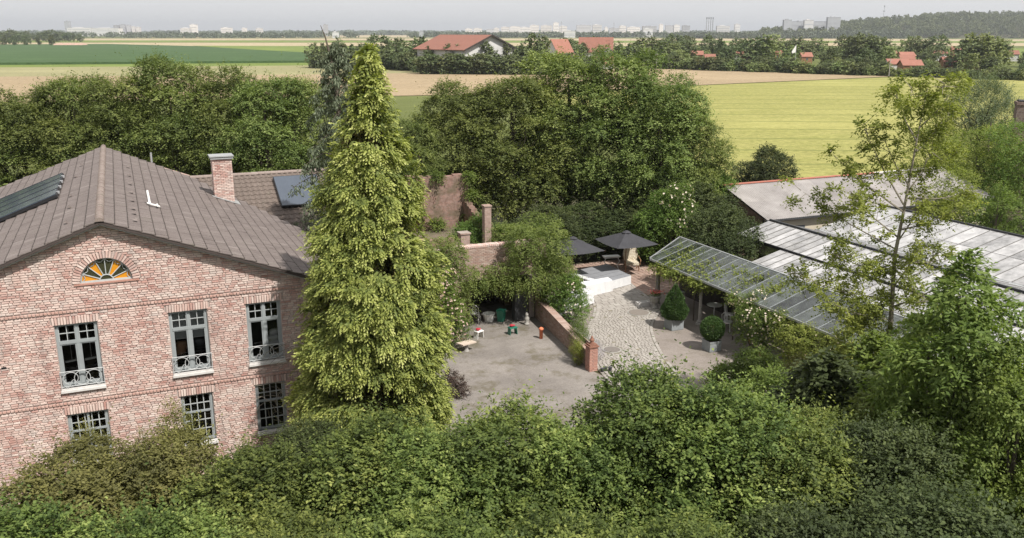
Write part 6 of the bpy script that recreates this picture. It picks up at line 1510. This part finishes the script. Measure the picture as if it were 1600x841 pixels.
hs_ = [(862,400,9,9,6.0,12.0,-50,'red roofed house half hidden by trees right of the riding hall',1),
 (957,430,15,9,6.8,12.6,84,'long red roofed farmhouse with two chimneys right of the riding hall',1),
 (893,405,7,6,4.5,7.8,20,'small white house with grey roof left of the long farmhouse',0),
 (958,385,8,6,2.6,5.0,84,'low red roofed shed just above the big middle trees',1),
 (952,425,6,7,5,8,15,'grey roofed annex at the right end of the long farmhouse',0)]
for px, Y, L_, W_, hw, hr, an, lab, red in hs_:
    p = GR(px, Y); gable_house(lab, tuple(p), L_, W_, hw, hr, -YAW+R(an), M['far_white'], M['far_red'] if red else M['pvroof'], chim=(px == 930))
hu = [(1100,88,'red roofed hut among dark trees above the barley field, left of the white tent',5),(1119,95.5,'small red roofed hut just above the white tent',3.4),(1163,90,'rusty roofed hut among bushes in the middle gardens',4.5),(1176,95,'second rusty roofed hut lower among the middle gardens',4),
 (1423,105,'left one of two neighbouring red roofed huts near the utility pole',6),(1443,107,'right one of two neighbouring red roofed huts near the utility pole',5.5),(1430,91,'red roofed hut behind the two neighbouring huts',5.5),(1432,97,'pale gabled hut with red roof edge behind the two huts',4.5),
 (1505,79,'small red roofed hut right of the dark trees',4.5),(1480,86,'long reddish hut roof among the right gardens',8),(1497,101,'dull red hut roof low among the right gardens',4),(1595,87,'red roofed hut at the right edge of the gardens',5),(1270,92,'orange roofed hut beside the dark thuja',4),(1225,87,'pale orange hut roof near the white flag',4.5),(1402,86,'orange hut roof left of the dark thuja row',6),(1540,103,'dark hut roof between bright bushes on the right',5)]
for px, py, lab, w in hu:
    Yd = Yof(py+ (8 if py < 90 else 7)); p = GR(px, Yd); k = gf.uniform(-.2,.2)
    gable_house(lab, tuple(p), w*1.3, w, 3.2+ (Yd-300)*.004, 4.9+(Yd-300)*.004, -YAW+R(90)+k, M['far_white'] if gf.random() < .4 else M['wood'], M['far_red'], 'garden hut', 'garden_hut', .35)
p = GR(1110, Yof(106.6)-2); t = wthing('white_tent', 'small white pavilion tent at the edge of the tan field', 'tent', tuple(p))
MB().lathe((p.x,p.y,2.2), [(2.2,0),(1.0,.7),(.05,1.9)], 4).obj('roof', M['white'], t)
for q in range(4): a = q*math.pi/2; MB().tube([(p.x+2.1*math.cos(a),p.y+2.1*math.sin(a),0),(p.x+2.1*math.cos(a),p.y+2.1*math.sin(a),2.2)], .08).obj('pole', M['white'], t)
p = GR(1246, 350); t = wthing('flag', 'white pennant on a tall pole above the gardens', 'flag', tuple(p)); zf = ztop(1246, 70, 350)
MB().tube([(p.x,p.y,0),(p.x,p.y,zf)], .07).obj('pole', M['alu'], t); MB().add([(p.x,p.y,zf),(p.x-RT.x*1.6,p.y-RT.y*1.6,zf-2.6),(p.x-RT.x*1.3,p.y-RT.y*1.3,zf-3.2),(p.x,p.y,zf-2.8),(p.x,p.y+.05,zf),(p.x-RT.x*1.6,p.y-RT.y*1.6+.05,zf-2.6),(p.x-RT.x*1.3,p.y-RT.y*1.3+.05,zf-3.2),(p.x,p.y+.05,zf-2.8)], [(0,1,2,3),(7,6,5,4),(0,4,5,1),(2,6,7,3)]).obj('cloth', M['white'], t)
for px, py0, py1, lab in ((1396,92,120.5,'thin utility pole at the corner of the tan field'),(1028,84,108,'thin pale pole at the left end of the allotment gardens')):
    Yd = Yof(py1); p = GR(px, Yd); zz = ztop(px, py0, Yd); t = wthing('utility_pole', lab, 'pole', tuple(p)); MB().tube([(p.x,p.y,0),(p.x,p.y,zz)], [.14,.09]).obj('shaft', M['greywood'], t); MB().obox((p.x,p.y,zz-.4), RT*.8, FH*.06, (0,0,.06)).obj('crossarm', M['greywood'], t)
# pylons, towers, chimneys on the horizon
def block(name, label, cat, px0, px1, py0, Y, m_, dep=None, group=None, roofm=None):
    a, c = GR(px0, Y), GR(px1, Y); w = (c-a).length/2; z = ztop((px0+px1)/2, py0, Y); dep = dep or max(12, w*.7); m0 = (a+c)/2
    t = thing(name, label, cat, (m0.x, m0.y, 0), -YAW, group); b = MB(); b.box(-w,w,0,dep,-.5,z); b.obj('walls', m_, t)
    b = MB().box(-w*.55,w*.2,dep*.25,dep*.7,z,z+max(2.0,z*.05)); b.obj('roof_house', m_, t); MB().box(-w-.4,w+.4,-.4,dep+.4,z-.6,z-.02).obj('parapet', roofm or m_, t)
    if (px1-px0) > 6 and z > 9:
        for r in range(min(3, int(z/8))): MB().box(-w*.92,w*.92,-.3,-.02,z*(.3+.22*r),z*(.3+.22*r)+1.6).obj('window_band', M['far_grey'], t)
    return t
B_ = [(102,110,33.5,3400,'far_grey','tall grey tower block at the far left horizon'),(105,142,43.5,3350,'far_white','long white hall right of the grey tower on the left horizon'),(143,186,44.2,3350,'far_white','second long white hall on the left horizon'),
 (178,186,39.5,3600,'far_grey','pale high rise, first of the group on the left horizon'),(188,196,38.5,3600,'far_grey','pale high rise, second of the group on the left horizon'),(198,204,39.5,3600,'far_grey','pale high rise, third of the group on the left horizon'),(206,211,41.5,3600,'far_white','pale block, fourth of the group on the left horizon'),(213,219,42.5,3600,'far_white','pale block, last of the group on the left horizon'),
 (282,300,44,3300,'far_white','low white building left of the white cube on the horizon'),(297,308,38.5,3300,'far_white','white cube shaped building on the left horizon'),(345,362,43.5,3300,'far_white','white low block right of the cube on the horizon'),(378,385,44,3300,'far_white','small white block before the dark tower on the horizon'),(400,410,44.5,3300,'far_white','another small white block before the dark tower'),
 (505,512,38.5,3300,'far_grey','dark tower block left of the cedar tip'),(519,528,50.2,2300,'far_white','small pale house left of the cedar tip'),(655,661,48.5,2400,'far_grey','grey box on the plain left of the white city'),
 (727,738,45,3000,'far_white','white hall at the left end of the white city'),(740,753,44.5,3000,'far_white','white block, second from the left of the city'),(760,772,46,3000,'far_grey','grey block near the left of the city'),(772,780,44,3000,'far_white','white building above the hall ridge'),(783,796,42.5,3000,'far_white','tall white building left of the city centre'),(797,812,41.5,3200,'far_white','white block left of the two towers'),
 (812,830,43,2900,'far_white','wide white block below the two towers'),(828,842,39.5,3200,'far_white','white block with flat roof in the city centre'),(845,862,40,3100,'far_white','long white block in the city centre'),(864,870,38,3100,'far_white','slim white block beside the tall tower'),(865,873,35.5,2900,'far_white','tallest white tower of the city'),(874,886,41,3000,'far_white','white block right of the tallest tower'),
 (882,899,48.5,2400,'far_white','low white hall in front of the city'),(901,924,39.5,3000,'far_grey','large grey block right of the tall tower'),(926,940,39,2800,'far_white','bright white square building right of the grey block'),(945,950,43,3000,'far_white','small white block between grey ones'),(952,968,44,3000,'far_grey','low grey building at the right part of the city'),(968,978,40.5,3000,'far_white','white roofed block at the right part of the city'),(980,1000,42.5,3000,'far_white','long pale block at the right part of the city'),
 (1004,1026,41,3400,'far_grey','long grey block near the right end of the city'),(1005,1020,45,2500,'far_white','bright white hall near the right end of the city'),(1030,1036,38,3200,'far_white','white tower near the right end of the city'),(1040,1052,40,3300,'far_grey','grey block near the right end of the city'),(1053,1062,39,3300,'far_white','pale block before the four chimneys'),(1066,1078,40,3300,'far_grey','grey block left of the four chimneys'),(1120,1140,40.5,3000,'far_white','white block right of the four chimneys'),(1148,1156,38,3000,'far_white','small white tower right of the four chimneys'),
 (1224,1236,31,2300,'far_grey','pale tower at the left end of the long grey factory'),(1236,1292,33.5,2320,'far_grey','long grey factory on the wooded rise'),(1256,1270,31.5,2300,'far_white','pale block in the middle of the long grey factory'),(1292,1312,27,2280,'far_grey','tall frame topped block at the right end of the factory')]
for (a, c, y, Y, m_, lab) in B_: block('city_building', lab, 'building', a, c, y, Y, M[m_])
for i in range(4):
    p = GR(1103.5+i*3.2, 3000); zz = ztop(1104, 27, 3000); t = wthing('chimney_stack', ['leftmost','second from left','third from left','rightmost'][i]+' of the four slim power station chimneys on the horizon', 'chimney', tuple(p), 'power station chimneys')
    MB().lathe(tuple(p), [(2.0,0),(1.3,zz)], 8).obj('shaft', M['far_grey'], t); MB().lathe((p.x,p.y,zz), [(1.5,-6),(1.5,0)], 8).obj('rim', M['darkgrey'], t)
p = GR(1378, 2600); zb, zt_ = 18, ztop(1379, 9.5, 2600); t = wthing('radio_mast', 'slim radio mast with antenna head above the wooded hill', 'mast', (p.x,p.y,0))
MB().tube([(p.x,p.y,0),(p.x,p.y,zt_)], [.9,.45]).obj('shaft', M['far_grey'], t); MB().tube([(p.x,p.y,zt_-3),(p.x,p.y,zt_+1)], 1.6, 8).obj('antenna_head', M['far_grey'], t); MB().obox((p.x,p.y,zt_-14), RT*2.2, FH*1, (0,0,1.6)).obj('platform', M['far_grey'], t)
for px, py, Y, lab in ((877,33,3000,'thin mast beside the tallest white tower'),(959,34,3000,'thin mast at the right part of the city')):
    p = GR(px, Y); zz = ztop(px, py, Y); t = wthing('radio_mast', lab, 'mast', (p.x,p.y,0)); MB().tube([(p.x,p.y,0),(p.x,p.y,zz)], [1.2,.5]).obj('shaft', M['far_grey'], t); MB().obox((p.x,p.y,zz-6), RT*2.5, FH*1, (0,0,.5)).obj('crossarm', M['far_grey'], t)

# ================================================================== air
hz = bpy.data.materials.new('haze'); hz.use_nodes = True; t = hz.node_tree; t.nodes.clear(); o = N(t, 'ShaderNodeOutputMaterial'); v = N(t, 'ShaderNodeVolumePrincipled')
v.inputs['Color'].default_value = (.86,.90,.96,1); v.inputs['Density'].default_value = 1.1e-4; v.inputs['Anisotropy'].default_value = .3; t.links.new(v.outputs[0], o.inputs['Volume'])
tag(MB().box(-15500,15500,-15500,15500,-1.5,150).obj('haze', hz), kind='stuff')
